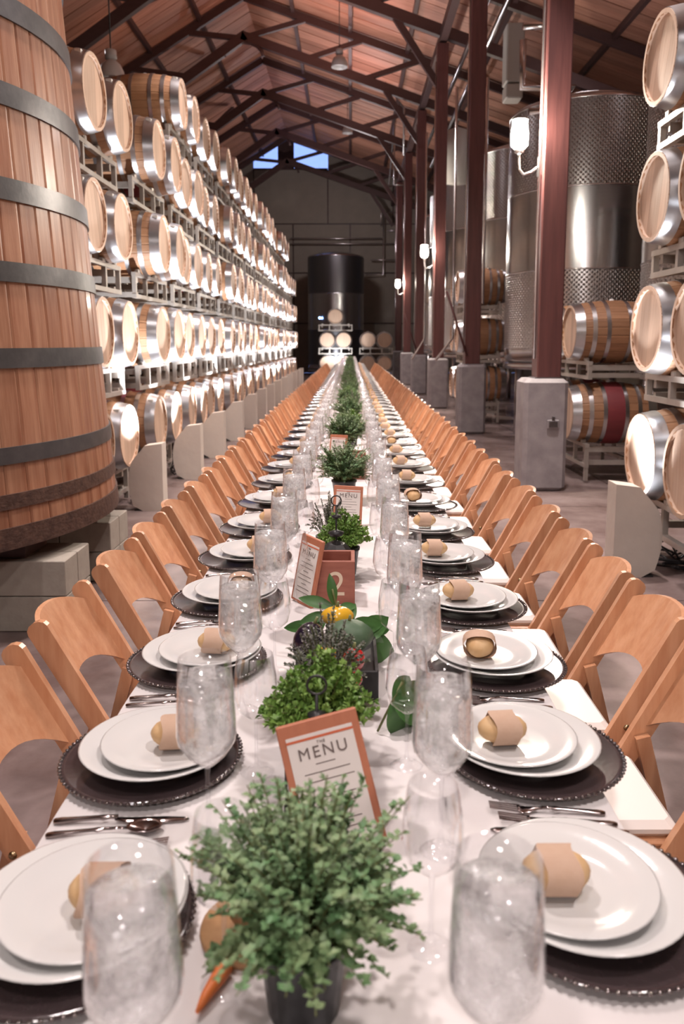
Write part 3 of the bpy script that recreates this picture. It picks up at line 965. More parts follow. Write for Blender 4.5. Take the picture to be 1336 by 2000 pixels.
# ================================================================== CLOTH SCREENS AND SPOTLIGHTS
scr_poly = []
for q in range(13):
    t = q / 12
    scr_poly.append((-.16 + .065 * (1 - math.sin(PI * min(1, t * 1.1 + .02))) * .9 + (.07 if t < .03 else 0) + (0.10 * max(0, (t - .72) / .28) ** 1.5), t * .60))
scr_poly = [(.155, 0)] + [(.155, .61)] + scr_poly[::-1]
scr_poly[1] = (.155, .62)


def screen(x, y, mirror, label, group):
    r = empty('cloth_screen', (x, y, 0), 0, label, 'screen', group)
    Mx = Matrix.Rotation(R(90), 4, 'X')
    if mirror:
        Mx = Mx @ Matrix.Scale(-1, 4, (1, 0, 0))
    mb = MB()
    mb.prism(scr_poly, .17, Matrix.Translation((0, .085, 0)) @ Mx)
    obj('cloth_cover', mb.mesh('screen', 'screen'), r)
    obj('base_board', MB().box((0.01 * (1 if not mirror else -1), 0, .006), (.25, .16, .012)).mesh('base', 'black'), r)
    return r


def spotlight(x, y, sgn, label, group):
    r = empty('floor_spotlight', (x, y, 0), 0, label, 'spotlight', group)
    obj('housing', MB().lathe([(.01, 0), (.055, 0), (.06, .02), (.06, .16), (.075, .17), (.075, .19), (.055, .19)], 16, Matrix.Translation((0, 0, .17)) @ Matrix.Rotation(sgn * R(12), 4, 'Y')).mesh('housing', 'black'), r)
    obj('yoke', MB().tube([(0, -.085, .26), (0, -.09, .06), (0, -.05, .01), (0, .05, .01), (0, .09, .06), (0, .085, .26)], .009, 6).mesh('yoke', 'black'), r)
    rnd = random.Random(int(y * 10))
    pts = []
    for q in range(26):
        a = q * .75
        pts.append((sgn * -.12 + (.10 + .02 * math.sin(q)) * math.cos(a), -.02 + .14 * math.sin(a * .9 + .5), .012 + .003 * q * (q % 3)))
    obj('cable_coil', MB().tube(pts, .008, 6).mesh('cable', 'cable'), r)


for i, y in enumerate(SCREEN_L):
    nm = ORD[i + 1]
    screen(-1.83 if i else -1.86, y, False, 'cream cloth-covered screen on the floor, %s from the vat' % nm, 'cloth screens along the left racks')
    if i < 8:
        spotlight(-1.90, y + .34, 1, 'black floor spotlight with cables behind the %s cloth screen from the vat' % nm, 'floor spotlights on the left')
screen(1.875, 5.13, True, 'cream cloth-covered screen on the floor in front of the right-edge barrels', None)
spotlight(2.14, 5.55, -1, 'black floor spotlight and cables behind the right cloth screen', None)
cb = MB()
for q in range(5):
    pts = [(2.1 + .16 * t + .07 * math.sin(t * 2.2 + q), 5.25 - .10 * t + .08 * math.cos(t * 2 + q * 1.3), .012 + .012 * q) for t in [u * .4 for u in range(14)]]
    cb.tube(pts, .011, 6)
obj('cable_tangle', cb.mesh('cables', 'cable'), None, None, None, 'tangle of black cables on the floor below the right-edge barrels', 'cables')


# ================================================================== TABLE
TX0, TX1, TY0, TY1 = -0.495, 0.447, -0.6, 28.4
tb = empty('banquet_table', ((TX0 + TX1) / 2, 14, 0), 0, 'very long banquet table under the white cloth down the aisle', 'table')
obj('tabletop', MB().box((0, 0, .725), (TX1 - TX0 - .03, TY1 - TY0 - .04, .03)).mesh('tabletop', 'signwood'), tb)
for yy in [-14.2 + i * 2.39 for i in range(13)]:
    for xx in (-.36, .36):
        obj('leg', MB().tube([(xx, yy, 0), (xx, yy, .715)], .016, 8).mesh('leg', 'darksteel'), tb)
vs = []; fs = []
NY = 520
prof = [(-1, .47, 1.0), (-1, .60, .7), (-1, .70, .35), (-1, .742, .05), (-.99, .7495, 0), (-.5, .75, 0), (0, .7505, 0), (.5, .75, 0), (.99, .7495, 0), (1, .742, .05), (1, .70, .35), (1, .60, .7), (1, .47, 1.0)]
hw = (TX1 - TX0) / 2; cx = (TX0 + TX1) / 2
for j in range(NY + 1):
    y = TY0 + (TY1 - TY0) * j / NY
    for (sx_, z, k_) in prof:
        wv = .010 * math.sin(y * 17 + sx_) + .012 * math.sin(y * 6.3 + 2 * sx_) + .008 * math.sin(y * 31)
        wr = .0006 * math.sin(y * 9 + sx_ * 5)
        vs.append((cx + sx_ * hw + (sx_ * (.012 + wv) * k_ if k_ else 0), y, z + (wr if not k_ else 0)))
np_ = len(prof)
for j in range(NY):
    for k in range(np_ - 1):
        a = j * np_ + k
        fs.append((a, a + 1, a + np_ + 1, a + np_))
obj('tablecloth', MB().add(vs, fs, True).mesh('tablecloth', 'cloth'), None, None, None, 'white tablecloth draped over the whole long table', 'tablecloth')


# ================================================================== FOLDING CHAIRS
def chair_spec():
    rx = lambda z: .30 - (.80 - z) * .555         # rail centre line
    out = []
    hw_ = .178
    top, bot = .80, .0
    for sy_ in (-1, 1):
        # rail with rounded top: profile in XZ
        dx, dz = rx(0) - rx(.8), -.8
        L = math.hypot(dx, dz)
        ux, uz = -dx / L, -dz / L      # up along rail
        px, pz = uz, -ux               # towards the back
        wd = .029
        poly = [(rx(0) - px * wd, 0), (rx(0) + px * wd, 0)]
        base = (rx(.8) - ux * wd * .8, .8 - uz * wd * .8)
        for q in range(7):
            a = PI * q / 6
            poly.append((base[0] + px * wd * math.cos(a) + ux * wd * math.sin(a) * .8, base[1] + pz * wd * math.cos(a) + uz * wd * math.sin(a) * .8))
        Mx = Matrix.Translation((0, sy_ * hw_ + .010, 0)) @ Matrix.Rotation(R(90), 4, 'X')
        out.append(('rail', MB().prism(poly, .020, Mx).mesh('rail', 'chair'), None, None))
        # rear leg
        p0 = (rx(.52) + .004, sy_ * (hw_ - .022), .53); p1 = (.29, sy_ * (hw_ - .022), .0)
        out.append(('rear_leg', MB().bar(p0, p1, .018, .036, (1, 0, 0)).mesh('leg', 'chair'), None, None))
        out.append(('bolt', MB().lathe([(.001, .004), (.008, .003), (.009, 0)], 8, Matrix.Translation((rx(.52), sy_ * (hw_ + .011), .50)) @ Matrix.Rotation(-sy_ * R(90), 4, 'X')).mesh('bolt', 'bolt'), None, None))
        # seat side rail
        out.append(('seat_rail', MB().box((-.07, sy_ * (hw_ - .03), .432), (.38, .018, .035), None, .004).mesh('seat_rail', 'chair'), None, None))
    # curved back panel
    vs, fs = [], []
    n = 14
    th = .007
    for i in range(n + 1):
        u = -1 + 2 * i / n
        y = u * (hw_ - .008)
        bow = .045 * (1 - u * u)
        zt = .748 + .040 * (1 - abs(u) ** 2.6)
        zb = .552 + .060 * (1 - abs(u) ** 2.6)
        for (z, s_) in ((zb, -1), (zb, 1), (zt, 1), (zt, -1)):
            x = rx(z) + bow + .004 + s_ * th
            vs.append((x, y, z))
    for i in range(n):
        for k in range(4):
            j = (k + 1) % 4
            fs.append((i * 4 + k, i * 4 + j, i * 4 + 4 + j, i * 4 + 4 + k))
    fs += [(0, 3, 2, 1), (n * 4, n * 4 + 1, n * 4 + 2, n * 4 + 3)]
    mb = MB().add(vs, fs, False)
    out.append(('back_panel', mb.mesh('back_panel', 'chair'), None, None))
    out.append(('seat_board', MB().box((-.07, 0, .446), (.40, .325, .014), None, .005).mesh('seat_board', 'chair'), None, None))
    out.append(('seat_cushion', MB().box((-.07, 0, .472), (.375, .31, .038), None, .014).mesh('cushion', 'cushion'), None, None))
    out.append(('front_stretcher', MB().bar((rx(.18), -hw_, .18), (rx(.18), hw_, .18), .02, .03).mesh('stretcher', 'chair'), None, None))
    out.append(('rear_stretcher', MB().bar((.245, -hw_ + .02, .14), (.245, hw_ - .02, .14), .02, .03).mesh('stretcher', 'chair'), None, None))
    return out


CH = chair_spec()
wood_parts = [(a, b) for a, b, _, _ in CH if a not in ('seat_cushion', 'bolt')]
CHF = merge(wood_parts, 'chair_frame', 'chair')
CHC = [b for a, b, _, _ in CH if a == 'seat_cushion'][0]


def chair(x, y, rz, idx, side):
    if idx <= 99:
        lb = 'honey wood folding chair with white seat pad, %s from the front on the %s side' % (ORD[idx], side)
        gp = 'folding chairs on the %s side' % side
    else:
        lb = 'distant honey wood folding chair at the far %s part of the table' % side
        gp = 'distant folding chairs on the %s side' % side
    if idx <= 16:
        place(CH, 'folding_chair', (x, y, 0), rz, lb, 'chair', gp)
    else:
        place([('wood_frame', CHF, None, None), ('seat_cushion', CHC, None, None)], 'folding_chair', (x, y, 0), rz, lb, 'chair', gp)


rnd = random.Random(3)
ly = [0.66, 1.16, 1.665, 2.19, 2.72, 3.18, 3.67]
while ly[-1] < 27.6: ly.append(ly[-1] + .5)
ry = [.85, 1.30, 1.755, 2.205, 2.645, 3.07, 3.55]
while ry[-1] < 27.6: ry.append(ry[-1] + .49)
for i, y in enumerate(ly):
    chair(-.535 + rnd.uniform(-.008, .008) * (i > 6), y, PI + R(rnd.uniform(-1.5, 1.5)), i + 1, 'left')
for i, y in enumerate(ry):
    chair(.60 + rnd.uniform(-.012, .012) * (i > 6), y, R(rnd.uniform(-1.5, 1.5)), i + 1, 'right')


# ================================================================== TABLE WARE
def plate_prof(r, h, foot):
    return [(.001, .004), (foot * .9, .004), (foot, 0), (foot + .006, .001), (r * .72, .006), (r, h), (r + .0015, h + .002), (r - .002, h + .003), (r * .7, .0095), (foot * .95, .0075), (.001, .0075)]


def beads(r, z, n, s):
    mb = MB()
    for i in range(n):
        a = 2 * PI * i / n
        mb.ball((r * math.cos(a), r * math.sin(a), z), (s, s, s * .7), 6, 4)
    return mb


CHG = MB().lathe([(.001, .003), (.10, .003), (.105, 0), (.11, .002), (.155, .010), (.1655, .013), (.1655, .015), (.155, .0145), (.11, .007), (.001, .007)], 56).mesh('charger', 'charger')
CHB = beads(.1645, .015, 84, .0042).mesh('bead_rim', 'bead')
DPL = MB().lathe(plate_prof(.142, .024, .080), 56).mesh('dinner_plate', 'china')
SPL = MB().lathe(plate_prof(.121, .020, .065), 48).mesh('salad_plate', 'china')
ROL = MB().ball((0, 0, .027), (.047, .034, .026), 16, 10, None, lambda t, a: 1 + .03 * math.sin(3 * a)).mesh('bread_roll', 'bread')
# paper band wrapped round the roll
wv, wf = [], []
for i in range(21):
    a = 2 * PI * i / 20
    for x in (-.024, .024):
        rr = 1.12 + .05 * math.cos(2 * a)
        wv.append((x + .004 * math.sin(a * 3), .034 * rr * math.cos(a), .029 + .027 * rr * math.sin(a)))
for i in range(20):
    wf.append((2 * i, 2 * i + 1, 2 * i + 3, 2 * i + 2))
WRP = MB().add(wv, wf, True).mesh('linen_band', 'kraft')
GP_BOWL = [(.0035, .120), (.014, .128), (.032, .146), (.0445, .166), (.0468, .180), (.0462, .195), (.0435, .25), (.0405, .300)]
GL_BOWL = MB().lathe(GP_BOWL + [(.0395, .3005), (.0427, .25), (.0452, .195), (.0455, .180)], 32).mesh('bowl', 'glass')
GL_STEM = MB().lathe([(.034, 0), (.034, .0015), (.02, .004), (.006, .010), (.0036, .03), (.0034, .1), (.0045, .122)], 20).mesh('stem_and_foot', 'glass')
GL_WAT = MB().lathe([(.001, .126), (.012, .129), (.031, .148), (.0432, .167), (.0452, .182), (.0445, .195), (.0418, .25), (.0405, .272), (.001, .272)], 24).mesh('water', 'water')
ib = MB()
ri_ = random.Random(11)
for k in range(30):
    z = ri_.uniform(.165, .272)
    a = ri_.uniform(0, 2 * PI); rr = .034 * math.sqrt(ri_.random())
    s_ = ri_.uniform(.011, .020)
    ib.box((0, 0, 0), (s_, s_ * ri_.uniform(.7, 1.2), s_ * ri_.uniform(.6, 1)), Matrix.Translation((rr * math.cos(a), rr * math.sin(a), z)) @ Euler((ri_.random() * 3, ri_.random() * 3, ri_.random() * 3)).to_matrix().to_4x4(), .003)
GL_ICE = ib.mesh('ice', 'ice')
ICE_FAR = MB().lathe([(.001, .15), (.028, .155), (.040, .18), (.0415, .21), (.039, .275), (.001, .28)], 14).mesh('ice', 'water')
WG_BOWL = MB().lathe([(.0035, .10), (.012, .104), (.032, .122), (.040, .150), (.038, .185), (.032, .225), (.0315, .2255), (.0372, .185), (.0392, .150)], 28).mesh('bowl', 'glass')
WG_STEM = MB().lathe([(.032, 0), (.032, .0015), (.018, .004), (.005, .010), (.003, .03), (.003, .08), (.0042, .10)], 18).mesh('stem_and_foot', 'glass')
WSP = [('bowl', GL_BOWL, None, None), ('stem_and_foot', GL_STEM, None, None), ('water', GL_WAT, 0, None), ('ice', GL_ICE, 0, 'stuff')]
WSP2 = [('bowl', GL_BOWL, None, None), ('stem_and_foot', GL_STEM, None, None), ('ice', ICE_FAR, 0, 'stuff')]
VSP = [('bowl', WG_BOWL, None, None), ('stem_and_foot', WG_STEM, None, None)]


# cutlery, lying along x, handle end at +x
def flat(outl, th, z0=0.0):
    """outline list of (x, halfwidth, z)"""
    vs = []
    for (x, h, z) in outl:
        vs += [(x, -h, z + z0), (x, h, z + z0), (x, h * .8, z + z0 + th), (x, -h * .8, z + z0 + th)]
    fs = [(0, 1, 2, 3)]
    for i in range(len(outl) - 1):
        for k in range(4):
            j = (k + 1) % 4
            fs.append((i * 4 + k, i * 4 + 4 + k, i * 4 + 4 + j, i * 4 + j))
    n = (len(outl) - 1) * 4
    fs.append((n + 3, n + 2, n + 1, n))
    return vs, fs


HND = [(-.005, .003, .006), (.01, .0028, .006), (.018, .0055, .005), (.026, .0032, .005), (.06, .0042, .003), (.088, .0068, .001), (.097, .006, .0), (.10, .003, .0)]


def fork():
    mb = MB(); v, f = flat(HND, .003); mb.add(v, f, True)
    v, f = flat([(-.045, .010, .004), (-.038, .0125, .001), (-.025, .009, .002), (-.012, .004, .005), (0, .003, .006)], .002); mb.add(v, f, True)
    for t in (-.0095, -.0032, .0032, .0095):
        mb.bar((-.040, t, .004), (-.092, t * .9, .010), .0024, .0018)
    return mb.mesh('fork', 'silver')


def knife():
    mb = MB(); v, f = flat(HND, .005); mb.add(v, f, True)
    v, f = flat([(-.12, .001, .001), (-.112, .006, .001), (-.08, .009, .001), (-.02, .008, .001), (0, .004, .004)], .002); mb.add(v, f, True)
    return mb.mesh('knife', 'silver')


def spoon():
    mb = MB(); v, f = flat(HND, .003); mb.add(v, f, True)
    v, f = flat([(-.03, .0035, .006), (-.01, .003, .007), (0, .003, .006)], .002); mb.add(v, f, True)
    mb.lathe([(.001, .0005), (.5, .002), (.85, .006), (1, .010), (.97, .0105), (.8, .0075), (.001, .002)], 18, Matrix.Translation((-.055, 0, 0)) @ Matrix.Diagonal((.029, .019, 1, 1)))
    return mb.mesh('spoon', 'silver')


FK, KN, SP = fork(), knife(), spoon()
MFORK, MKNIFE, MSPOON = FK, KN, SP

TZ = .7515
left_y = [.80, 1.2286, 1.68, 2.15, 2.61, 3.07, 3.59, 4.11, 4.63]
right_y = [.84, 1.2435, 1.66, 2.08, 2.56, 3.00, 3.54, 4.10, 4.65, 5.17]
while left_y[-1] < 27.3: left_y.append(left_y[-1] + .50)
while right_y[-1] < 27.3: right_y.append(right_y[-1] + .50)
NAMED = 99
CUTN = 24


def lab(txt, idx, side):
    """label and group of one item of a place setting"""
    if idx <= NAMED:
        return txt + ' at the %s place from the front, %s side' % (ORD[idx], side), '%s, %s side' % (txt, side)
    return 'distant ' + txt + ' at the far %s places of the table' % side, 'distant %s, %s side' % (txt, side)


rs = random.Random(21)
for side, ys, cx_, sgn in (('left', left_y, -.372, -1), ('right', right_y, .345, 1)):
    for i, ye in enumerate(ys):
        idx = i + 1
        y = ye + .165
        x = cx_ + rs.uniform(-.006, .006)
        L, G = lab('dark brown glass charger plate', idx, side)
        if idx <= 12:
            place([('charger_disc', CHG, None, None), ('bead_rim', CHB, None, 'stuff')], 'charger_plate', (x, y, TZ), 0, L, 'charger', G)
        else:
            obj('charger_plate', CHG, None, (x, y, TZ), None, L, 'charger', G)
        dx = .004 * rs.uniform(-1, 1) + (.012 if side == 'left' else -.006)
        if side == 'right' and i in (0, 1): dx = -.02
        L, G = lab('white dinner plate', idx, side)
        obj('dinner_plate', DPL, None, (x + dx, y + .004, TZ + .0155), None, L, 'plate', G)
        L, G = lab('small white salad plate', idx, side)
        obj('salad_plate', SPL, None, (x + dx * 1.5 + (.012 if side == 'left' else -.012), y + .004, TZ + .0155 + .010), None, L, 'plate', G)
        rx_, ry_ = x + dx * 1.5 + (.030 if side == 'left' else -.03), y - .008
        L, G = lab('bread roll in a tan linen band', idx, side)
        rr = [.0, .1, -.12, .08, -.05][i % 5] + (PI / 2 if (i * 3 + (side == 'left')) % 4 == 2 else 0)
        place([('roll', ROL, None, None), ('linen_band', WRP, None, None)], 'bread_roll', (rx_, ry_, TZ + .0345), rr, L, 'bread', G)
        # water glass
        gx = -.215 if side == 'left' else .140
        if i < 4 and side == 'left': gx = (-.205, -.223, -.232, -.215)[i]
        gy = ys[i] - (.07 if i else .125)
        if side == 'right': gy = ys[i] - (.11 if i else .155)
        L, G = lab('stemmed glass of iced water', idx, side)
        place(WSP if idx <= 12 else WSP2, 'water_glass', (gx, gy, TZ), 0, L, 'glass', G)
        # wine glass
        wx = gx + (.052 if side == 'left' else -.035)
        wy = gy + (.20 if side == 'left' else .25)
        L, G = lab('empty stemmed wine glass', idx, side)
        place(VSP, 'wine_glass', (wx, wy, TZ), 0, L, 'glass', G)
        # cutlery in the gap beyond this plate
        if idx <= CUTN and i > 0:
            y0 = ye - .012
            nxt = ys[i] - ys[i - 1]
            if side == 'right':
                items = [(MFORK, 'fork', 'outer', -.0, .325, -2), (MFORK, 'fork', 'inner', -.031, .335, -4), (MKNIFE, 'knife', '', -.058, .345, -3), (MSPOON, 'spoon', '', -.088, .33, -6)]
                for (me, nm, wch, dy, xx, an) in items:
                    L, G = lab(('silver %s %s' % (wch, nm)).replace('  ', ' '), idx, side)
                    obj(nm, me, None, (xx, y0 + dy, TZ + .0005), (0, 0, R(an + rs.uniform(-2, 2))), L, nm, G)
            else:
                items = [(MKNIFE, 'knife', '', -.012, -.385, 3), (MSPOON, 'spoon', '', -.042, -.385, 4), (MFORK, 'fork', '', -.085, -.375, 3)]
                for (me, nm, wch, dy, xx, an) in items:
                    L, G = lab('silver %s' % nm, idx, side)
                    obj(nm, me, None, (xx, y0 + dy, TZ + .0005), (0, 0, PI + R(an + rs.uniform(-2, 2))), L, nm, G)


# ================================================================== CENTREPIECES
def leaf(mb, p, d, up, L, W):
    """small folded leaf: base p, direction d"""
    s_ = d.cross(up)
    if s_.length < 1e-4: s_ = Vector((1, 0, 0))
    s_.normalize()
    n_ = s_.cross(d)
    a = p; b = p + d * L * .5 + s_ * W + n_ * W * .3; c = p + d * L; e = p + d * L * .5 - s_ * W + n_ * W * .3; m = p + d * L * .5
    mb.add([a, b, c, m, e], [(0, 3, 1), (1, 3, 2), (0, 4, 3), (3, 4, 2)], True)


def rvec(r):
    while True:
        v = Vector((r.uniform(-1, 1), r.uniform(-1, 1), r.uniform(-1, 1)))
        if .05 < v.length < 1: return v.normalized()


def herb(seed, kind, R_, H_, nst):
    """foliage of one pot, origin at soil level"""
    r = random.Random(seed)
    lf, st = MB(), MB()
    for i in range(nst):
        a = r.uniform(0, 2 * PI); el = r.random() ** .6
        if kind == 'oregano':
            zc = r.uniform(-.48, 1); hr = math.sqrt(max(0, 1 - zc * zc)); rr_ = r.uniform(.55, 1.08)
            if r.random() < .12: rr_ *= 1.18
            el = hr * rr_
            tip = Vector((R_ * el * math.cos(a), R_ * el * math.sin(a), H_ * (.36 + .64 * zc * rr_)))
        else:
            tip = Vector((R_ * el * math.cos(a), R_ * el * math.sin(a), H_ * (1 - .75 * el * el) * r.uniform(.65, 1.05)))
        base = Vector((.03 * math.cos(a) * el, .03 * math.sin(a) * el, 0))
        mid = base * .4 + tip * .5 + Vector((0, 0, H_ * .18))
        pts = [base * (1 - t) ** 2 + mid * 2 * t * (1 - t) + tip * t * t for t in (0, .25, .5, .75, 1)]
        st.tube(pts, .0009, 3, None, False)
        if kind == 'spike':
            for q in range(46):
                t = .25 + .75 * q / 46
                p = base * (1 - t) ** 2 + mid * 2 * t * (1 - t) + tip * t * t
                d = (rvec(r) + Vector((0, 0, .8))).normalized()
                L = .013 if t < .7 else .007
                leaf(lf, p, d, Vector((0, 0, 1)), L, .0018 if t < .7 else .003)
        else:
            n = 26 if kind == 'oregano' else 12
            for q in range(n):
                t = .3 + .7 * (q // 2 * 2) / n
                p = base * (1 - t) ** 2 + mid * 2 * t * (1 - t) + tip * t * t
                d = rvec(r); d.z = abs(d.z) * .5
                if kind == 'oregano':
                    leaf(lf, p, d.normalized(), Vector((0, 0, 1)), r.uniform(.008, .014), r.uniform(.0035, .0055))
                else:
                    for w_ in range(5):
                        d2 = (d + rvec(r) * .7).normalized()
                        leaf(lf, p + d * .006, d2, rvec(r), r.uniform(.008, .014), r.uniform(.003, .005))
    return lf, st


HERB = {}
for kind, m, R_, H_, nst in (('oregano', 'leafa', .138, .19, 310), ('parsley', 'leafb', .105, .145, 120), ('spike', 'leafc', .10, .19, 60)):
    lf, st = herb(5, kind, R_, H_, nst)
    HERB[kind] = (lf.mesh('foliage', m), st.mesh('stems', 'stem'))
POT = MB().lathe([(.001, 0), (.042, 0), (.052, .085), (.056, .088), (.056, .096), (.050, .096), (.048, .085), (.001, .082)], 20).mesh('pot', 'zinc')
SOIL = MB().lathe([(.049, .084), (.001, .090)], 16).mesh('soil', 'soil')


def herb_pot(x, y, kind, rz, sc, label, group, z=TZ, ph=1.0):
    r = empty('herb_pot', (x, y, z), rz, label, 'plant', group)
    r.scale = (sc, sc, sc)
    p = obj('pot', POT, r); p.scale = (1, 1, ph)
    s_ = obj('soil', SOIL, r); s_.scale = (1, 1, ph)
    obj('foliage', HERB[kind][0], r, (0, 0, .088 * ph), kind=('stuff'))
    obj('stems', HERB[kind][1], r, (0, 0, .088 * ph), kind='stuff')
    return r


herb_pot(-.055, .84, 'oregano', 0, 1.0, 'large green oregano bush in a dark pot, nearest centrepiece', 'herb pots')
herb_pot(-.055, 1.33, 'parsley', .7, 1.05, 'bright green curly parsley pot behind the first menu card', 'herb pots')
herb_pot(-.045, 1.485, 'spike', .2, 1.0, 'grey-green lavender pot with upright spikes behind the parsley', 'herb pots')
herb_pot(-.02, 2.62, 'parsley', 1.9, .95, 'leafy parsley pot standing behind the wooden number box', 'herb pots')
herb_pot(-.075, 2.80, 'spike', 1.2, .9, 'brownish lavender pot behind the iron lantern', 'herb pots')
herb_pot(-.03, 3.85, 'oregano', 2.2, 1.12, 'spreading oregano pot behind the second framed menu', 'herb pots')
herb_pot(-.03, 5.35, 'oregano', 3.2, 1.2, 'oregano bush between the water glasses, third one down the table', 'herb pots')
herb_pot(.0, 6.0, 'parsley', .2, 1.2, 'parsley pot standing right behind the third oregano bush', 'herb pots')
yy = 6.9; q = 0
while yy < 28:
    kd = ('oregano', 'spike', 'oregano', 'parsley')[q % 4]
    if q < 99:
        lb = 'green %s pot, %s of the row down the far table middle' % ({'oregano': 'oregano', 'spike': 'lavender', 'parsley': 'parsley'}[kd], ORD[q + 1])
    else:
        lb = 'distant green %s pot in the far centre row' % {'oregano': 'oregano', 'spike': 'lavender', 'parsley': 'parsley'}[kd]
    herb_pot(.0 + .02 * math.sin(q * 2.1), yy, kd, q * 1.3, 1.2, lb, 'herb pots' if q < 4 else 'distant herb pots, %s' % kd)
    yy += (.75 if q < 10 else .95); q += 1


def text(body, size, parent, loc, m, rot=(R(90), 0, 0), ext=.0004, align='CENTER', name='lettering'):
    cu = bpy.data.curves.new('lettering', 'FONT')
    cu.body = body; cu.size = size; cu.extrude = ext
    cu.align_x = align; cu.align_y = 'CENTER'
    cu.space_character = 1.25
    cu.materials.append(MT[m])
    t_ = bpy.data.objects.new('tmp', cu)
    COL.objects.link(t_)
    bpy.context.view_layer.update()
    me = bpy.data.meshes.new_from_object(t_.evaluated_get(bpy.context.evaluated_depsgraph_get()))
    bpy.data.objects.remove(t_)
    if not me.materials:
        me.materials.append(MT[m])
    return obj(name, me, parent, loc, rot)


def menu(x, y, rz, tilt, lean, W, H, label, group, z=TZ):
    """wooden board with a printed menu sheet, standing upright; faces -Y"""
    r = empty('menu_card', (x, y, z), rz, label, 'menu', group)
    r.rotation_euler = Euler((lean, tilt, rz), 'XYZ')
    t = .012
    obj('wood_board', MB().box((0, 0, H / 2), (W, t, H), None, .002).mesh('board', 'frame'), r)
    sh = obj('menu_sheet', MB().box((0, -t / 2 - .0006, H * .47), (W * .82, .0012, H * .86)).mesh('sheet', 'paper'), r)
    obj('orange_line', MB().box((0, -t / 2 - .0016, H * .865), (W * .82, .0006, H * .018)).mesh('line', 'orange'), r)
    text('MENU', W * .195, r, (0, -t / 2 - .0018, H * .755), 'ink')
    text('THE', W * .05, r, (0, -t / 2 - .0018, H * .825), 'ink')
    mb = MB()
    for k in range(9):
        ww = W * (.62 if k % 3 else .3) * (.8 + .2 * ((k * 7) % 3) / 2)
        mb.box((0, -t / 2 - .0014, H * (.67 - k * .062)), (ww, .0004, H * .007))
    obj('fine_print', mb.mesh('print', 'ink'), r, kind='stuff')
    return r


menu(-.005, 1.13, R(6), R(-13), R(-17), .130, .205, 'wooden-framed menu sheet reading MENU, tilted, nearest the camera', 'menu cards')
menu(-.145, 2.30, R(-52), R(4), R(-10), .105, .205, 'narrow-looking turned menu sheet to the left of the number box', 'menu cards')
menu(-.015, 3.30, R(4), R(4), R(-14), .125, .175, 'second framed menu facing the camera, behind the iron lantern', 'menu cards')
menu(-.085, 5.05, R(-25), 0, R(-10), .12, .19, 'small distant menu board left of the far herb bush', 'menu cards')
# support block that holds each menu upright is the board thickness itself; number boxes
for (x, y, s_, num, lb) in ((-.052, 2.36, .132, '2', 'dark wooden cube sign with a cream number 2'), (.015, 4.55, .15, '3', 'small distant wooden cube sign in the table middle')):
    r = empty('number_box', (x, y, TZ), 0, lb, 'sign')
    for (c, d, nm) in (((0, -s_ / 2 + .006, s_ / 2), (s_, .012, s_), 'front_board'), ((0, s_ / 2 - .006, s_ / 2), (s_, .012, s_), 'back_board'), ((-s_ / 2 + .006, 0, s_ / 2), (.012, s_ - .025, s_), 'side_board'),
                       ((s_ / 2 - .006, 0, s_ / 2), (.012, s_ - .025, s_), 'side_board'), ((0, 0, .006), (s_ - .025, s_ - .025, .012), 'bottom_board')):
        obj(nm, MB().box(c, d, None, .0015).mesh('board', 'signwood'), r)
    if num == '2':
        text(num, s_ * .8, r, (.012, -s_ / 2 - .0005, s_ * .45), 'cream', ext=.0008)

# wrought iron lantern and hooks
for (x, y, h, lb) in ((-.045, 2.50, .275, 'black iron lantern finial with a ring on top, behind the number box'), (-.055, 1.235, .222, 'black iron lantern half hidden in the parsley')):
    r = empty('iron_lantern', (x, y, TZ), 0, lb, 'lantern', 'iron lanterns')
    zt = h
    obj('ring', MB().tube([(.016 * math.cos(a), 0, zt + .016 * math.sin(a)) for a in [2 * PI * k / 20 for k in range(21)]], .0022, 6, None, False).mesh('ring', 'black'), r)
    obj('rod', MB().tube([(0, 0, .10), (0, 0, zt - .016)], .0028, 8).mesh('rod', 'black'), r)
    obj('saucer', MB().lathe([(.003, zt - .045), (.016, zt - .05), (.013, zt - .056), (.003, zt - .06)], 14).mesh('saucer', 'black'), r)
    obj('saucer', MB().lathe([(.003, zt - .095), (.026, zt - .104), (.021, zt - .114), (.003, zt - .12)], 16).mesh('saucer', 'black'), r)
    obj('cage_roof', MB().lathe([(.055, .095), (.052, .11), (.03, .135), (.004, .145)], 8, None, False).mesh('roof', 'black'), r)
    for k in range(8):
        a = 2 * PI * k / 8
        obj('cage_bar', MB().tube([(.052 * math.cos(a), .052 * math.sin(a), 0), (.052 * math.cos(a), .052 * math.sin(a), .1)], .0025, 6).mesh('bar', 'black'), r)
    obj('cage_base', MB().lathe([(.001, 0), (.056, 0), (.056, .008), (.001, .01)], 16).mesh('base', 'black'), r)

# vegetable tray
tr = empty('wood_tray', (-.03, 1.745, TZ), 0, 'low wooden tray carrying vegetables behind the lavender', 'tray')
for (c, d) in (((0, 0, .030), (.17, .20, .060)), ((0, -.102, .035), (.18, .008, .07)), ((0, .102, .035), (.18, .008, .07)), ((-.088, 0, .035), (.008, .20, .07)), ((.088, 0, .035), (.008, .20, .07))):
    obj('tray_board', MB().box(c, d, None, .001).mesh('board', 'black'), tr)


def veg(name, m, c, rad, label, cat, fn=None, stemh=.012, rot=(0, 0, 0)):
    r = empty(name, c, 0, label, cat)
    r.rotation_euler = rot
    obj('flesh', MB().ball((0, 0, 0), rad, 20, 12, None, fn).mesh(name, m), r)
    obj('stalk', MB().tube([(0, 0, rad[2] * .85), (.002, 0, rad[2] + stemh)], [.005, .003], 6).mesh('stalk', 'stem'), r)
    return r


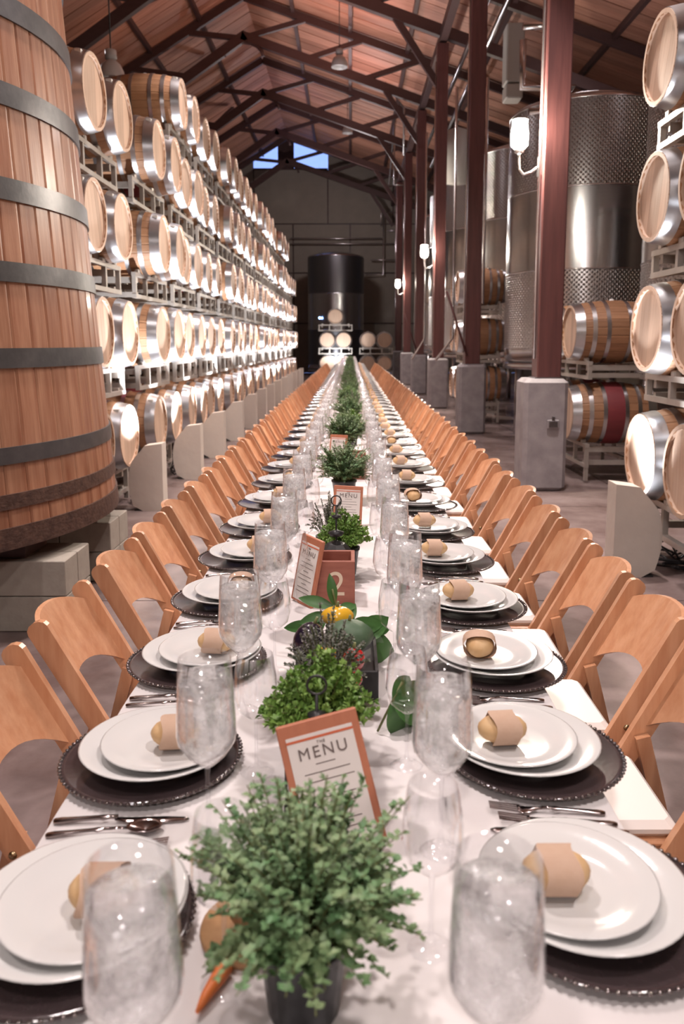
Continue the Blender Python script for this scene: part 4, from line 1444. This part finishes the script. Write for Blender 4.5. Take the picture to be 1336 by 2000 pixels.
lob = lambda n, k: (lambda t, a: 1 + k * math.cos(n * a) * math.sin(t))
zz = TZ
veg('green_squash', 'squash', (-.002, 1.710, zz + .125), (.052, .045, .036), 'dark green ribbed squash on the vegetable heap', 'squash', lob(8, .06))
veg('small_squash', 'squash', (-.045, 1.660, zz + .100), (.030, .028, .028), 'small grey-green squash left of the big squash', 'squash', lob(7, .05))
veg('aubergine', 'aub', (-.095, 1.730, zz + 0.102), (.036, .032, .048), 'glossy black-purple aubergine on the left of the heap', 'aubergine', None, .015, (0, .3, 0))
veg('yellow_pepper', 'yellow', (-.030, 1.790, zz + .142), (.036, .030, .024), 'yellow pepper at the back of the vegetable heap', 'pepper', lob(4, .08))
veg('yellow_tomato', 'yellow', (-.050, 1.615, zz + 0.117), (.025, .022, .020), 'orange-yellow tomato peeping above the lavender', 'tomato', None)
veg('red_pepper', 'red', (.008, 1.605, zz + 0.112), (.022, .020, .026), 'shiny red pepper at the front of the heap', 'pepper', lob(4, .08))
veg('red_tomato', 'red', (.006, 1.575, zz + 0.082), (.020, .020, .018), 'small red tomato below the red pepper', 'tomato', None)
veg('peach_tomato', 'carrot', (-.040, 1.560, zz + 0.084), (.022, .020, .020), 'pale orange tomato behind the lavender spikes', 'tomato', None)


def broad_leaf(L, W, curl):
    mb = MB(); n = 8
    vs = []; fs = []
    for i in range(n + 1):
        t = i / n
        w_ = W * math.sin(PI * min(.999, t * .97 + .03)) ** .8
        z = -curl * t * t * L
        vs += [(t * L, -w_, z + w_ * .35), (t * L, 0, z), (t * L, w_, z + w_ * .35)]
    for i in range(n):
        a = i * 3
        fs += [(a, a + 1, a + 4, a + 3), (a + 1, a + 2, a + 5, a + 4)]
    return mb.add(vs, fs, True).mesh('leaf', 'leafd')


LF = [broad_leaf(.09, .015, .2), broad_leaf(.08, .021, .5), broad_leaf(.07, .024, .8)]
br = empty('leafy_branch', (-.028, 1.86, TZ + .115), 0, 'leafy branch with long pointed leaves in front of the number box', 'branch')
obj('twig', MB().tube([(.03, -.03, -.03), (0, 0, 0), (-.01, .0, .045), (-.015, 0, .07)], .0025, 6).mesh('twig', 'stem'), br)
for (x, z, az, el, k, s_, rl) in ((0, .030, 175, 84, 0, .85, 75), (0, .025, 176, 16, 0, 1.0, 60), (0, .025, -8, -40, 0, 1.0, 50), (-.01, .01, 190, -14, 0, .9, 60), (.01, .015, 12, 24, 1, .6, 50), (-.02, -.01, 186, -32, 1, 1.2, 55), (.03, -.03, -5, 12, 1, 1.1, 65),
                              (.06, -.07, 2, -8, 2, 1.5, 60), (.05, -.03, 10, 2, 1, 1.2, 55), (-.04, -.02, 172, -8, 0, 1.0, 70), (.05, -.045, -10, -22, 2, 1.3, 60), (.06, -.05, 5, 32, 2, 1.2, 70), (.04, -.06, -20, -38, 2, 1.3, 50), (-.05, -.04, 200, -48, 1, 1.1, 45), (.0, .0, 60, 10, 1, 1.1, 30), (.02, -.02, 30, 48, 1, .8, 60)):
    o = obj('leaf', LF[k], br, (-.012 + x, 0, z))
    o.rotation_euler = (R(rl if math.cos(R(az)) > 0 else -rl), -R(el), R(az)); o.scale = (s_, s_, s_)
b2 = empty('leaf_sprig', (.085, 1.50, TZ + .07), 0, 'dark broad leaves hanging right of the parsley', 'branch')
obj('twig', MB().tube([(-.03, 0, -.065), (0, 0, 0), (.02, .02, .03)], .0025, 6).mesh('twig', 'stem'), b2)
for (az, el, k, s_) in ((-20, -62, 2, 1.3), (-5, -20, 2, 1.2), (20, 10, 1, 1.1), (30, 35, 2, .9)):
    o = obj('leaf', LF[k], b2, (.0, 0, 0)); o.rotation_euler = (R(60), -R(el), R(az)); o.scale = (s_ * 1.1, s_ * 1.1, s_ * 1.1)

# near foreground: wood slice, gourd and carrot beside the oregano
ws = empty('wood_slice', (-.135, .955, TZ), 0, 'round wooden slice board left of the nearest pot', 'board')
obj('disc', MB().lathe([(.001, 0), (.062, 0), (.064, .008), (.062, .016), (.001, .016)], 28).mesh('slice', 'slice'), ws)
veg('yellow_gourd', 'slice', (-.13, .95, TZ + .040), (.030, .026, .024), 'brownish yellow gourd on the round wooden slice', 'gourd', lob(6, .05))
ct = empty('carrot', (-.165, .86, TZ + .010), 0, 'orange carrot lying left of the nearest pot', 'carrot')
ct.rotation_euler = (0, 0, R(70)); ct.scale = (.65, .8, .8)
obj('root', MB().tube([(-.06, 0, -.004), (-.03, 0, 0), (.02, 0, 0), (.045, 0, 0), (.05, 0, 0)], [.003, .008, .012, .013, .006], 12).mesh('carrot', 'carrot'), ct)
obj('stalk', MB().tube([(.048, 0, 0), (.07, .004, .004)], [.004, .002], 6).mesh('stalk', 'stem'), ct)
